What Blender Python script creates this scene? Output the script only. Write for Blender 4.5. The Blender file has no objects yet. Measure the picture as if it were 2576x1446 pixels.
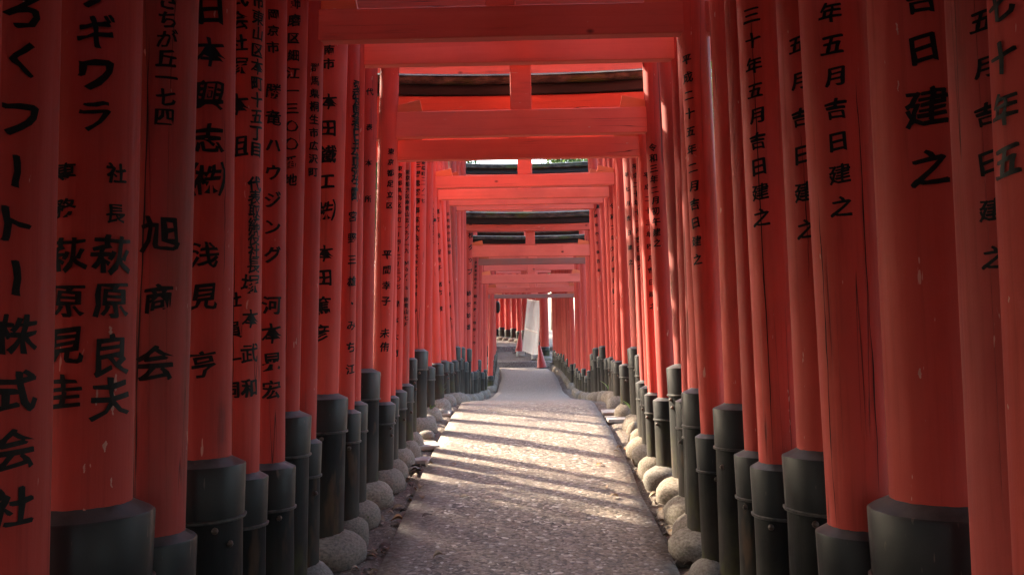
import bpy, bmesh, math, random
from mathutils import Vector, Matrix
R = math.radians
sc = bpy.context.scene

# ------------------------------------------------------------------ camera
cd = bpy.data.cameras.new('camera'); cam = bpy.data.objects.new('camera', cd)
sc.collection.objects.link(cam); sc.camera = cam
cd.sensor_width = 36.0; cd.lens = 36.0 * 2200 / 2576; cd.clip_start = 0.05; cd.clip_end = 600
_p, _y, _r = R(3.85), R(0.96), R(0.85)
_f = Vector((-math.sin(_y) * math.cos(_p), math.cos(_y) * math.cos(_p), math.sin(_p)))
_r0 = _f.cross(Vector((0, 0, 1))).normalized(); _u0 = _r0.cross(_f)
_R = math.cos(_r) * _r0 - math.sin(_r) * _u0; _U = math.sin(_r) * _r0 + math.cos(_r) * _u0
_m = Matrix((_R, _U, -_f)).transposed().to_4x4(); _m.translation = Vector((0, 0, 1.5))
cam.matrix_world = _m

# ------------------------------------------------------------------ sky, sun, exposure
SUN_DIR = Vector((-1.90, 1.45, 1.50)).normalized()      # towards the sun
w = bpy.data.worlds.new('World'); sc.world = w; w.use_nodes = True
nt = w.node_tree; nt.nodes.clear()
wo = nt.nodes.new('ShaderNodeOutputWorld'); bg = nt.nodes.new('ShaderNodeBackground'); sky = nt.nodes.new('ShaderNodeTexSky')
sky.sky_type = 'NISHITA'; sky.sun_disc = False
sky.sun_elevation = math.asin(SUN_DIR.z); sky.sun_rotation = math.atan2(SUN_DIR.x, SUN_DIR.y)
sky.dust_density = 3.5; sky.air_density = 1.0; sky.ozone_density = 0.6
bg.inputs['Strength'].default_value = 0.15
nt.links.new(sky.outputs[0], bg.inputs[0]); nt.links.new(bg.outputs[0], wo.inputs[0])
sl = bpy.data.lights.new('sun', 'SUN'); sl.energy = 2.0; sl.angle = R(0.9); sl.color = (1.0, 0.86, 0.66)
so = bpy.data.objects.new('sun', sl); sc.collection.objects.link(so)
so.rotation_euler = (-SUN_DIR).to_track_quat('-Z', 'Y').to_euler()
sc.view_settings.view_transform = 'Standard'; sc.view_settings.look = 'None'
sc.view_settings.gamma = 1.0; sc.view_settings.use_curve_mapping = False
sc.view_settings.exposure = 3.45
sc.cycles.max_bounces = 10; sc.cycles.diffuse_bounces = 7; sc.cycles.glossy_bounces = 4
sc.cycles.use_denoising = True

# ------------------------------------------------------------------ helpers
COL = sc.collection
def link(name, me, parent=None, loc=(0, 0, 0), rot=(0, 0, 0), mat=None):
    o = bpy.data.objects.new(name, me); COL.objects.link(o)
    o.location = loc; o.rotation_euler = rot
    if parent is not None: o.parent = parent
    if mat is not None and me is not None and len(me.materials) == 0: me.materials.append(mat)
    return o
def tag(o, label=None, cat=None, group=None, kind=None):
    if label: o['label'] = label
    if cat: o['category'] = cat
    if group: o['group'] = group
    if kind: o['kind'] = kind
    return o
def mesh(name, verts, faces, smooth=False, flat_cos=None):
    me = bpy.data.meshes.new(name); me.from_pydata(verts, [], faces); me.update()
    if smooth:
        for p in me.polygons: p.use_smooth = True
    return me
def lathe(rings, seg, prof=None, closed_top=False, closed_bot=False, off=None, name='lathe', smooth=True, sharp=()):
    """rings: list of (radius, z, cx, cy)"""
    v = []; f = []
    for k, (r, z, cx, cy) in enumerate(rings):
        for i in range(seg):
            a = 2 * math.pi * i / seg
            rr = r * (1 + (prof(a, z) if prof else 0))
            v.append((cx + rr * math.cos(a), cy + rr * math.sin(a), z))
    for k in range(len(rings) - 1):
        for i in range(seg):
            j = (i + 1) % seg
            f.append((k * seg + i, k * seg + j, (k + 1) * seg + j, (k + 1) * seg + i))
    if closed_top: f.append(tuple((len(rings) - 1) * seg + i for i in range(seg)))
    if closed_bot: f.append(tuple(reversed(range(seg))))
    me = mesh(name, v, f, smooth)
    if smooth:
        try: me.set_sharp_from_angle(angle=R(32))
        except Exception: pass
    return me
def prism(name, pts, y0, y1, bevel=0.004):
    """outline in xz extruded along y, edges bevelled"""
    bm = bmesh.new()
    a = [bm.verts.new((x, y0, z)) for x, z in pts]; b = [bm.verts.new((x, y1, z)) for x, z in pts]
    n = len(pts)
    bm.faces.new(a); bm.faces.new(list(reversed(b)))
    for i in range(n): bm.faces.new((a[i], b[i], b[(i + 1) % n], a[(i + 1) % n]))
    bmesh.ops.recalc_face_normals(bm, faces=bm.faces)
    if bevel: bmesh.ops.bevel(bm, geom=list(bm.edges), offset=bevel, segments=1, affect='EDGES', profile=0.6)
    me = bpy.data.meshes.new(name); bm.to_mesh(me); bm.free(); return me
def box(name, x0, x1, y0, y1, z0, z1, bevel=0.004):
    return prism(name, [(x0, z0), (x1, z0), (x1, z1), (x0, z1)], y0, y1, bevel)

# ------------------------------------------------------------------ node helpers and materials
class N:
    def __init__(s, name):
        s.m = bpy.data.materials.new(name); s.m.use_nodes = True; s.t = s.m.node_tree
        s.t.nodes.clear(); s.o = s.t.nodes.new('ShaderNodeOutputMaterial')
        s.b = s.t.nodes.new('ShaderNodeBsdfPrincipled'); s.l(s.b.outputs[0], s.o.inputs[0])
    def n(s, k, **kw):
        x = s.t.nodes.new('ShaderNode' + k)
        for a, b in kw.items(): setattr(x, a, b)
        return x
    def l(s, a, b): s.t.links.new(a, b)
    def coord(s, scale=(1, 1, 1), rnd=True, kind='Object'):
        tc = s.n('TexCoord'); mp = s.n('Mapping'); mp.inputs['Scale'].default_value = scale
        if rnd:
            oi = s.n('ObjectInfo'); mul = s.n('Math', operation='MULTIPLY'); mul.inputs[1].default_value = 57.0
            s.l(oi.outputs['Random'], mul.inputs[0])
            add = s.n('VectorMath', operation='ADD'); s.l(tc.outputs[kind], add.inputs[0]); 
            cmb = s.n('CombineXYZ'); s.l(mul.outputs[0], cmb.inputs[0]); s.l(mul.outputs[0], cmb.inputs[2])
            s.l(mp.outputs[0], add.inputs[0]); s.l(cmb.outputs[0], add.inputs[1]); s.l(tc.outputs[kind], mp.inputs[0])
            return add.outputs[0]
        s.l(tc.outputs[kind], mp.inputs[0]); return mp.outputs[0]
    def noise(s, vec, scale, detail=4, rough=.55, dist=0):
        x = s.n('TexNoise'); x.inputs['Scale'].default_value = scale; x.inputs['Detail'].default_value = detail
        x.inputs['Roughness'].default_value = rough; x.inputs['Distortion'].default_value = dist
        s.l(vec, x.inputs['Vector']); return x.outputs['Fac']
    def ramp(s, fac, stops, interp='LINEAR'):
        x = s.n('ValToRGB'); x.color_ramp.interpolation = interp
        e = x.color_ramp.elements
        while len(e) < len(stops): e.new(0.5)
        for i, (p, c) in enumerate(stops):
            e[i].position = p; e[i].color = (c, c, c, 1) if not isinstance(c, tuple) else (*c, 1)
        s.l(fac, x.inputs[0]); return x.outputs[0]
    def mix(s, fac, a, b, mode='MIX'):
        x = s.n('Mix', data_type='RGBA', blend_type=mode)
        for sock, val in ((x.inputs[0], fac), (x.inputs[6], a), (x.inputs[7], b)):
            if isinstance(val, (int, float)): sock.default_value = val
            elif isinstance(val, tuple): sock.default_value = (*val, 1)
            else: s.l(val, sock)
        return x.outputs[2]
    def math(s, op, a, b=None):
        x = s.n('Math', operation=op)
        for i, v in enumerate((a, b)):
            if v is None: continue
            if isinstance(v, (int, float)): x.inputs[i].default_value = v
            else: s.l(v, x.inputs[i])
        return x.outputs[0]
    def bump(s, h, strength=.3, dist=.01, prev=None):
        x = s.n('Bump'); x.inputs['Strength'].default_value = strength; x.inputs['Distance'].default_value = dist
        s.l(h, x.inputs['Height'])
        if prev is not None: s.l(prev, x.inputs['Normal'])
        return x.outputs[0]
    def done(s, col, rough, normal=None, spec=.5):
        for k, v in (('Base Color', col), ('Roughness', rough)):
            if isinstance(v, tuple): s.b.inputs[k].default_value = (*v, 1)
            elif isinstance(v, (int, float)): s.b.inputs[k].default_value = v
            else: s.l(v, s.b.inputs[k])
        s.b.inputs['Specular IOR Level'].default_value = spec
        if normal is not None: s.l(normal, s.b.inputs['Normal'])
        return s.m

def paint(name, along, base=(.56, .058, .041), dirt=0.0):
    """weathered vermilion lacquer on timber; grain runs along z (pillars) or x (beams)"""
    m = N(name)
    def sv(a, b): return (a, a, b) if along == 'z' else (b, a, a)
    g1 = m.noise(m.coord(sv(1.0, .10)), 9.0, 5, .6)             # broad streaks
    g2 = m.noise(m.coord(sv(1.0, .03)), 46.0, 4, .65)           # fine grain
    g3 = m.noise(m.coord((1, 1, 1)), 2.3, 4, .6)                # blotches
    g4 = m.noise(m.coord(sv(1.0, .018)), 13.0, 2, .4, .3)       # drying cracks
    g5 = m.noise(m.coord(sv(1.0, .22)), 30.0, 3, .7)            # chips
    fine = m.noise(m.coord((1, 1, 1)), 220.0, 2, .6)
    oi = m.n('ObjectInfo')
    c = m.mix(oi.outputs['Random'], tuple(x * .66 for x in base), tuple(x * 1.12 for x in (base[0], base[1] * 1.25, base[2] * 1.2)))
    c = m.mix(m.ramp(g3, [(.38, .0), (.70, .45)]), c, (base[0] * .66, base[1] * .62, base[2] * .7))
    c = m.mix(m.ramp(g1, [(.55, .0), (.78, .16)]), c, (base[0] * 1.15, base[1] * 2.1, base[2] * 2.3))
    c = m.mix(m.ramp(g2, [(.28, .28 if along == 'z' else .12), (.46, .0)]), c, (.16, .028, .022))
    stain = m.math('MULTIPLY', m.ramp(g1, [(.22, 1.0), (.40, .0)]), m.ramp(g3, [(.45, .0), (.62, .85)]))
    c = m.mix(stain, c, (.06, .022, .018))
    crack = m.ramp(g4, [(.4965, 0.0), (.4995, 1.0), (.5005, 1.0), (.5035, 0.0)])
    crack = m.math('MULTIPLY', crack, m.ramp(m.noise(m.coord((1, 1, .5)), 1.7, 1, .5), [(.52, 0.0), (.56, .9)]))
    c = m.mix(crack, c, (.02, .008, .007))
    if dirt:                                                   # lacquer worn thin: grey-brown timber shows in long patches
        c = m.mix(m.math('MULTIPLY', m.ramp(m.noise(m.coord(sv(1.0, .16)), 6.0, 5, .65), [(.44, 0.), (.60, 1.)]), dirt), c, (.12, .062, .046))
    chip = m.math('MULTIPLY', m.ramp(g5, [(.700, 0.0), (.715, 1.0)]), .65)
    c = m.mix(chip, c, (.62, .36, .28))
    if along == 'x':
        vo = m.n('TexVoronoi'); vo.inputs['Scale'].default_value = 2.6; m.l(m.coord((1, .3, 1.6)), vo.inputs['Vector'])
        knot = m.ramp(vo.outputs['Distance'], [(.035, .9), (.075, 0.0)])
        c = m.mix(knot, c, (.05, .012, .01))
    h = m.math('ADD', m.math('MULTIPLY', g2, .8), m.math('MULTIPLY', fine, .25))
    nb = m.bump(h, .28, .004)
    nb = m.bump(m.math('SUBTRACT', 1.0, crack), .8, .006, nb)
    nb = m.bump(g1, .18, .02, nb)
    rg = m.ramp(g2, [(.3, .78), (.65, .60)])
    return m.done(c, rg, nb, .27)
M_PILLAR = paint('vermilion_pillar', 'z'); M_BEAM = paint('vermilion_beam', 'x', (.84, .150, .105))  # beams: same paint lightened to make up for light missing on their faces
M_STAINED = paint('vermilion_stained', 'z', (.42, .050, .040), .36)
M_WEDGE = paint('vermilion_wedge', 'x', (.72, .14, .06))
def raw_wood():
    m = N('bare_timber'); g = m.noise(m.coord((.06, 1, 1)), 40, 4, .6); g3 = m.noise(m.coord(), 3, 3)
    c = m.mix(g, (.16, .07, .055), (.30, .13, .10)); c = m.mix(m.ramp(g3, [(.4, 0.), (.7, .5)]), c, (.40, .07, .04))
    return m.done(c, .7, m.bump(g, .4, .004))
M_RAW = raw_wood()

def black_wood():
    m = N('black_boot_wood')
    g = m.noise(m.coord((1, 1, .12)), 30, 4, .65); b = m.noise(m.coord((1, 1, .6)), 4.2, 4, .6)
    tc = m.n('TexCoord'); sp = m.n('SeparateXYZ'); m.l(tc.outputs['Object'], sp.inputs[0])
    low = m.ramp(m.math('ADD', sp.outputs['Z'], m.math('MULTIPLY', b, .45)), [(.28, 1.0), (.72, 0.0)])
    c = m.mix(g, (.004, .004, .004), (.011, .010, .0095))
    c = m.mix(m.math('MULTIPLY', low, .6), c, (.060, .047, .033))
    moss = m.math('MULTIPLY', m.ramp(b, [(.55, 0.), (.68, .8)]), low)
    c = m.mix(moss, c, (.10, .10, .028))
    rust = m.ramp(m.noise(m.coord((1, 1, .3)), 8, 3, .6), [(.62, 0.), (.72, .35)])
    c = m.mix(rust, c, (.14, .07, .03))
    r = m.ramp(b, [(.3, .5), (.7, .8)])
    return m.done(c, r, m.bump(g, .35, .004), .20)
M_BOOT = black_wood()
def black_metal(name, bare=.0):
    m = N(name)
    g = m.noise(m.coord(), 14, 4, .65); b = m.noise(m.coord(), 60, 3, .6)
    c = m.mix(g, (.006, .006, .0065), (.015, .0145, .0145))
    ge = m.n('NewGeometry'); sp = m.n('SeparateXYZ'); m.l(ge.outputs['Normal'], sp.inputs[0])
    up = m.ramp(sp.outputs['Z'], [(.25, 0.), (.6, 1.)])
    dust = m.math('MULTIPLY', up, m.ramp(g, [(.30, .35), (.62, .95)]))
    c = m.mix(dust, c, (.085, .077, .075))
    sc_ = m.ramp(m.noise(m.coord((1, 1, .2)), 50, 2, .6), [(.70, 0.), (.74, .5)])
    c = m.mix(sc_, c, (.16, .11, .09))
    return m.done(c, m.ramp(g, [(.3, .34), (.7, .5)]), m.bump(b, .12, .002), .30)
M_CAP = black_metal('black_sheet_metal')
def simple(name, ca, cb, scale=10, rough=.6, bump=.2, spec=.4, stretch=(1, 1, 1), metallic=0):
    m = N(name); g = m.noise(m.coord(stretch), scale, 4, .6)
    c = m.mix(m.ramp(g, [(.3, 0.), (.7, 1.)]), ca, cb)
    mm = m.done(c, rough, m.bump(g, bump, .006), spec); m.b.inputs['Metallic'].default_value = metallic
    return mm
M_NAIL = simple('rusty_nail', (.03, .02, .015), (.12, .075, .055), 60, .5)
M_SEAM = simple('worn_black_seam', (.010, .0095, .009), (.07, .06, .052), 40, .5)
M_INK = simple('black_lacquer_ink', (.004, .0045, .0045), (.008, .009, .0085), 30, .42, .15, .16)

def kasagi_mat():
    m = N('black_roof_board')
    g = m.noise(m.coord((.15, 1, 1)), 20, 4, .6); b = m.noise(m.coord(), 13, 5, .7)
    c = m.mix(g, (.010, .011, .012), (.03, .031, .033))
    return m.done(c, m.ramp(b, [(.3, .3), (.7, .55)]), m.bump(g, .2, .005), .3)
M_KASAGI = kasagi_mat()
def moss_board():
    m = N('mossy_weathered_board')
    b = m.noise(m.coord((.5, 1, 1)), 16, 6, .72); d = m.noise(m.coord((.6, 1, 1)), 5, 4, .6)
    c = m.mix(m.ramp(b, [(.40, 0.), (.66, 1.)]), (.022, .021, .019), (.13, .115, .095))
    c = m.mix(m.ramp(d, [(.52, 0.), (.62, .85)]), c, (.065, .085, .022))
    c = m.mix(m.ramp(b, [(.66, 0.), (.70, .8)]), c, (.36, .34, .29))
    return m.done(c, .85, m.bump(b, .7, .015), .3)
M_MOSS = moss_board()

def stone_mat():
    m = N('foundation_stone')
    oi = m.n('ObjectInfo')
    b = m.noise(m.coord(), 11, 5, .65); s = m.noise(m.coord(), 120, 3, .7)
    c = m.ramp(oi.outputs['Random'], [(0.0, (.22, .175, .135)), (.3, (.29, .232, .17)), (.55, (.215, .19, .165)), (.8, (.31, .27, .22)), (1.0, (.24, .195, .15))])
    c = m.mix(m.ramp(b, [(.35, .8), (.62, 0.)]), c, (.085, .068, .055))
    c = m.mix(m.ramp(m.noise(m.coord(), 5, 3, .6), [(.58, 0.), (.70, .55)]), c, (.10, .10, .045))
    c = m.mix(m.math('MULTIPLY', s, .16), c, (.12, .10, .09))
    return m.done(c, .85, m.bump(m.math('ADD', b, m.math('MULTIPLY', s, .3)), .35, .012), .25)
M_STONE = stone_mat()

def path_mat():
    m = N('exposed_aggregate_path')
    co = m.coord((1, 1, 1), False)
    big = m.noise(co, .9, 5, .6); mid = m.noise(co, 7, 4, .6)
    v1 = m.n('TexVoronoi'); v1.inputs['Scale'].default_value = 48; m.l(co, v1.inputs['Vector'])
    sp = m.n('SeparateColor'); m.l(v1.outputs['Color'], sp.inputs[0])
    v2 = m.n('TexVoronoi'); v2.inputs['Scale'].default_value = 100; m.l(co, v2.inputs['Vector'])
    sp2 = m.n('SeparateColor'); m.l(v2.outputs['Color'], sp2.inputs[0])
    c = m.ramp(sp.outputs[0], [(0., (.022, .018, .014)), (.22, (.080, .062, .047)), (.45, (.20, .155, .112)), (.78, (.34, .275, .205)), (.92, (.47, .39, .30)), (.965, (.85, .77, .66))])
    c2 = m.ramp(sp2.outputs[0], [(0., (.030, .024, .018)), (.5, (.20, .155, .112)), (1., (.46, .38, .29))])
    c = m.mix(m.ramp(mid, [(.35, .15), (.65, .6)]), c, c2)
    c = m.mix(m.ramp(v1.outputs['Distance'], [(.0, 0.), (.9, .35)]), c, (.10, .08, .075))
    c = m.mix(m.ramp(big, [(.35, .45), (.62, 0.)]), c, (.14, .105, .095))
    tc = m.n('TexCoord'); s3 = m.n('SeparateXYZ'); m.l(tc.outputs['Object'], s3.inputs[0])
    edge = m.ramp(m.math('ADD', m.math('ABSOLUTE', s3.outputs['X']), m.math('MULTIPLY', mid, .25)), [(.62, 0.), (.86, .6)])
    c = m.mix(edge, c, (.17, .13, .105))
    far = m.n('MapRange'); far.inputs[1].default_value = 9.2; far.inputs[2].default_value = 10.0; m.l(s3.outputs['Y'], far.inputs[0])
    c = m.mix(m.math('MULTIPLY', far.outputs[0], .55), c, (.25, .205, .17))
    h = m.math('ADD', m.math('MULTIPLY', sp2.outputs[1], .4), m.math('SUBTRACT', .6, v1.outputs['Distance']))
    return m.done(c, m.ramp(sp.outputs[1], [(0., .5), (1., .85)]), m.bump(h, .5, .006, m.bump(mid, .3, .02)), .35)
M_PATH = path_mat()
def soil_mat():
    m = N('packed_soil')
    co = m.coord((1, 1, 1), False)
    a = m.noise(co, 2.2, 5, .6); b = m.noise(co, 26, 5, .7); v = m.n('TexVoronoi'); v.inputs['Scale'].default_value = 90; m.l(co, v.inputs['Vector'])
    sp = m.n('SeparateColor'); m.l(v.outputs['Color'], sp.inputs[0])
    c = m.mix(m.ramp(a, [(.3, 0.), (.7, 1.)]), (.115, .085, .065), (.22, .175, .14))
    c = m.mix(m.ramp(b, [(.38, .6), (.55, 0.)]), c, (.045, .034, .027))
    c = m.mix(m.ramp(sp.outputs[0], [(.88, 0.), (.95, .7)]), c, (.33, .29, .25))
    return m.done(c, .92, m.bump(m.math('ADD', b, m.math('MULTIPLY', sp.outputs[1], .2)), .6, .02), .2)
M_SOIL = soil_mat()
M_CURB = simple('curb_stone', (.10, .09, .085), (.34, .31, .29), 24, .85, .5)
M_SLAB = simple('flat_paver', (.30, .25, .215), (.42, .37, .33), 14, .85, .3)
M_CONE = simple('red_cone_plastic', (.34, .035, .03), (.46, .055, .045), 9, .45, .1)
M_RUBBER = simple('dark_rubber', (.03, .022, .02), (.09, .05, .045), 20, .7, .2)
M_CONC = simple('pale_concrete', (.34, .31, .28), (.50, .47, .43), 22, .9, .4)
def panel_mat():
    m = N('white_faded_panel'); b = m.noise(m.coord((1.5, 1.5, .5)), 3.4, 5, .65)
    c = m.mix(m.ramp(b, [(.50, 0.), (.66, .65)]), (.50, .49, .49), (.47, .33, .33))
    return m.done(c, .6, m.bump(b, .1, .01), .3)
M_PANEL = panel_mat()
M_ALU = simple('aluminium_frame', (.45, .43, .42), (.62, .60, .59), 20, .4, .1, .5, metallic=.6)
M_BARK = simple('bark', (.06, .042, .03), (.15, .11, .08), 18, .9, .8, .2, (1, 1, .2))
def leaf_mat(name, a, b):
    m = N(name); oi = m.n('ObjectInfo'); g = m.noise(m.coord(), .8, 2, .5)
    f = m.ramp(g, [(.35, 0.), (.65, 1.)])
    c = m.mix(f, a, b); mm = m.done(c, .55, None, .3)
    m.b.inputs['Subsurface Weight'].default_value = 0
    tr = m.n('BsdfTranslucent'); ms = m.n('MixShader'); ms.inputs[0].default_value = .35
    m.l(c, tr.inputs[0]); m.l(m.b.outputs[0], ms.inputs[1]); m.l(tr.outputs[0], ms.inputs[2]); m.l(ms.outputs[0], m.o.inputs[0])
    return mm
M_LEAF = leaf_mat('tree_leaf', (.045, .09, .02), (.10, .14, .035))
M_WEED = leaf_mat('weed_leaf', (.07, .14, .03), (.16, .20, .05))
M_DRY = [simple('dry_leaf_brown', (.10, .06, .03), (.26, .16, .08), 40, .7, .3), simple('dry_leaf_tan', (.24, .17, .11), (.42, .32, .22), 40, .7, .3),
         simple('dry_leaf_dark', (.03, .02, .016), (.09, .055, .035), 40, .7, .3), simple('dry_leaf_orange', (.32, .12, .04), (.50, .24, .08), 40, .6, .3)]

# ------------------------------------------------------------------ ground
KN = [(-8, -.8), (0, -.1), (4.34, .37), (7.67, .737), (10, .87), (12, .77), (14, .64), (16.5, .53), (20, .45), (22, .55), (25, .7), (28.3, .83)]
KN2 = [(28.3, 1.0), (31.8, 1.35)]; KN3 = [(31.8, 1.49), (36, 1.8), (42, 2.1), (80, 4.0), (200, 9.0)]
def _ip(k, y):
    if y <= k[0][0]: return k[0][1] + (y - k[0][0]) * .08 * (k is KN)
    for (a, b), (c, d) in zip(k, k[1:]):
        if y <= c:
            t = (y - a) / (c - a)
            return b + (d - b) * t
    return k[-1][1]
def g0(y): return _ip(KN, y) if y < 28.3 else _ip(KN2, y) if y < 31.8 else _ip(KN3, y)
def gz(y):                                    # smoothed except at the two steps
    if 27.9 < y < 28.7 or 31.4 < y < 32.2: return g0(y)
    return (g0(y - .35) + 2 * g0(y) + g0(y + .35)) / 4
def pathc(y): return -.02 + (.0 if y < 10 else .06 * min(1, (y - 10) / 8)) + (0 if y < 23 else -.010 * (y - 23) ** 2)
random.seed(7)
from mathutils import noise as mn
def outside(x, y):
    c = pathc(y) if y < 34 else pathc(34); d = max(0, abs(x - c) - 2.0)
    return d
def terrain():
    ys = []
    y = -60.0
    while y < -8: ys.append(y); y += 4
    while y < 14: ys.append(y); y += .14
    while y < 28.2: ys.append(y); y += .35
    ys += [28.20, 28.298, 28.302, 28.6]
    y = 29.0
    while y < 31.7: ys.append(y); y += .4
    ys += [31.798, 31.802, 32.1]
    y = 32.6
    while y < 45: ys.append(y); y += .7
    while y < 200: ys.append(y); y += 8
    xs = [-140, -90, -60, -40, -28, -20, -15, -11, -8, -6, -5, -4, -3.3, -2.8, -2.4, -2.0, -1.7]
    x = -1.5
    while x < 1.5: xs.append(x); x += .075
    xs += [1.5, 1.7, 2.0, 2.4, 2.8, 3.3, 4, 5, 6, 8, 11, 15, 20, 28, 40, 60, 90, 140]
    v = []
    for y in ys:
        for x in xs:
            z = gz(y) - .03
            n = mn.noise(Vector((x * 2.1, y * 2.1, 0))) * .012 + mn.noise(Vector((x * 7, y * 7, 3))) * .006
            if abs(x - pathc(y)) < .8 and y < 28.25: n = -.03
            d = outside(x, y)
            n += d * .05 * (1 if x < 0 else -.35) + mn.noise(Vector((x * .2, y * .2, 5))) * min(1.5, d * .2)
            v.append((x, y, z + n))
    W = len(xs); f = []
    for j in range(len(ys) - 1):
        for i in range(W - 1): f.append((j * W + i, j * W + i + 1, (j + 1) * W + i + 1, (j + 1) * W + i))
    me = mesh('ground', v, f, False)
    return tag(link('ground', me, mat=M_SOIL), 'brown packed soil floor under and beside the gates', kind='structure')
terrain()
def path():
    ys = [-9 + i * .25 for i in range(int((28.2 + 9) / .25) + 1)] + [28.24]
    n = 12; v = []; f = []
    for y in ys:
        c = pathc(y); hw = .75
        for i in range(n + 1):
            t = i / n * 2 - 1
            e = mn.noise(Vector((y * 1.3, t * 3, 9))) * .025 if abs(t) > .99 else 0
            v.append((c + t * (hw + e), y, gz(y) + .006 * (1 - t * t)))
    W = n + 1
    for j in range(len(ys) - 1):
        for i in range(n): f.append((j * W + i, j * W + i + 1, (j + 1) * W + i + 1, (j + 1) * W + i))
    base = len(v)
    for j, y in enumerate(ys):                                    # the slab's two edges drop to the soil
        a = v[j * W]; b = v[j * W + n]
        v.append((a[0] - .012, a[1], a[2] - .07)); v.append((b[0] + .012, b[1], b[2] - .07))
    for j in range(len(ys) - 1):
        f.append((base + 2 * j, j * W, (j + 1) * W, base + 2 * j + 2)); f.append((j * W + n, base + 2 * j + 1, base + 2 * j + 3, (j + 1) * W + n))
    return tag(link('path', mesh('path', v, f, True), mat=M_PATH), 'grey pebbled concrete path between the gate rows', kind='structure')
path()
def curb(y0, x0, x1, ztop, h, bow):
    n = 16; v = []; f = []
    for i in range(n + 1):
        t = i / n; x = x0 + (x1 - x0) * t; yy = y0 - bow * (1 - (2 * t - 1) ** 2)
        w = .006 * mn.noise(Vector((x * 8, y0, 1)))
        v += [(x, yy + w, ztop - h), (x, yy - .004 + w, ztop - .012), (x, yy + .012, ztop + w), (x, yy + .20, ztop + w), (x, yy + .20, ztop - h)]
    for i in range(n):
        for k in range(4): f.append((i * 5 + k, (i + 1) * 5 + k, (i + 1) * 5 + k + 1, i * 5 + k + 1))
    f.append((0, 1, 2, 3, 4)); f.append(tuple(n * 5 + k for k in (4, 3, 2, 1, 0)))
    return mesh('curb', v, f)
tag(link('curb_step', curb(28.27, -1.35, .72, 1.015, .24, .10), mat=M_CURB), 'nearer stone step edge crossing the end of the path', kind='structure')
tag(link('curb_step', curb(31.77, -1.9, -.36, 1.505, .24, .03), mat=M_CURB), 'farther stone step edge beyond the white board', kind='structure')

# ------------------------------------------------------------------ lettering
GL = {}
def glyph(ch):
    if ch in GL: return GL[ch]
    c = bpy.data.curves.new('t', 'FONT'); c.body = ch; c.size = 1; c.offset = .012; c.resolution_u = 2
    o = bpy.data.objects.new('t', c); COL.objects.link(o)
    me = bpy.data.meshes.new_from_object(o)
    bpy.data.objects.remove(o); bpy.data.curves.remove(c)
    if not len(me.vertices): GL[ch] = ([], []); return GL[ch]
    bm = bmesh.new(); bm.from_mesh(me); bpy.data.meshes.remove(me)
    xs = [v.co.x for v in bm.verts]; cx = (min(xs) + max(xs)) / 2
    rs = random.Random(ord(ch)); ph = rs.random() * 9
    for v in bm.verts:
        x, y = v.co.x - cx, v.co.y - .38
        if ch == 'ー': x, y = y + .02, -x
        y += .09 * x                                            # brush hand: strokes climb to the right
        x += .030 * math.sin(y * 6 + ph) ; y += .022 * math.sin(x * 7 + ph * 2)
        x += .040 * mn.noise(Vector((x * 7, y * 7, ph))); y += .045 * mn.noise(Vector((x * 7, y * 7, ph + 5)))
        v.co.x, v.co.y = x, y
    for k in range(-4, 5):
        bmesh.ops.bisect_plane(bm, geom=bm.verts[:] + bm.edges[:] + bm.faces[:], plane_co=(k * .115, 0, 0), plane_no=(1, 0, 0))
    bm.verts.index_update()
    pv = [(v.co.x, v.co.y) for v in bm.verts]; pf = [tuple(v.index for v in f.verts) for f in bm.faces]; bm.free()
    V, F_ = [], []                                              # the brush's width: three overlapping passes
    w_ = .25 if ch == '㈱' else .5 if len(pf) > 130 else 1.0
    for dx, dy, dr in ((0, 0, 0), (.030 * w_, -.012 * w_, .3), (-.024 * w_, .010 * w_, .6)):
        b = len(V); V += [(x + dx, y + dy, dr) for x, y in pv]; F_ += [tuple(b + t for t in q) for q in pf]
    GL[ch] = (V, F_)
    return GL[ch]
def lettering(specs, r, axis, parent):
    """columns of characters wrapped on a leaning round pillar; axis(z) -> centre"""
    for s, phi, z0, z1, size in specs:
        v = []; f = []
        for i, ch in enumerate(s):
            if ch == '　': continue
            zc = z0 if len(s) == 1 else z0 + (z1 - z0) * i / (len(s) - 1)
            gv, gf = glyph(ch); b = len(v)
            k = size * 1.08 * rnd.uniform(.94, 1.07); ro_ = rnd.uniform(-.06, .06)
            for x, y, dr in gv:
                x, y = x - y * ro_, y + x * ro_
                z = zc + y * k; a = phi + x * k / r; cx, cy = axis(z)
                rr = r * 1.012 + .0022 + dr * .001
                v.append((cx + rr * math.cos(a), cy + rr * math.sin(a), z))
            f += [tuple(b + t for t in q) for q in gf]
        if v: link('lettering', mesh('lettering', v, f), parent, mat=M_INK)

# ------------------------------------------------------------------ gates
def strip(name, r, axis, parent, mat, phi, z0, z1, w, seed, n=26, wob=.06, ragged=.35):
    """thin mark following the pillar's face: a drying crack or a flake of lost paint"""
    v = []; f = []
    for i in range(n + 1):
        t = i / n; z = z0 + (z1 - z0) * t; cx, cy = axis(z)
        a = phi + wob * mn.noise(Vector((t * 2.2, seed, 0))) + wob * .25 * mn.noise(Vector((t * 14, seed, 4)))
        ww = w * (math.sin(math.pi * min(1, max(0, t))) ** .5 + .05) * (1 + ragged * 2 * mn.noise(Vector((t * 9, seed, 9)))) / r / 2
        for s in (-1, 1): v.append((cx + (r * 1.014 + .0016) * math.cos(a + s * ww), cy + (r * 1.014 + .0016) * math.sin(a + s * ww), z))
    for i in range(n): f.append((2 * i, 2 * i + 1, 2 * i + 3, 2 * i + 2))
    return link(name, mesh(name, v, f), parent, mat=mat)
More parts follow.
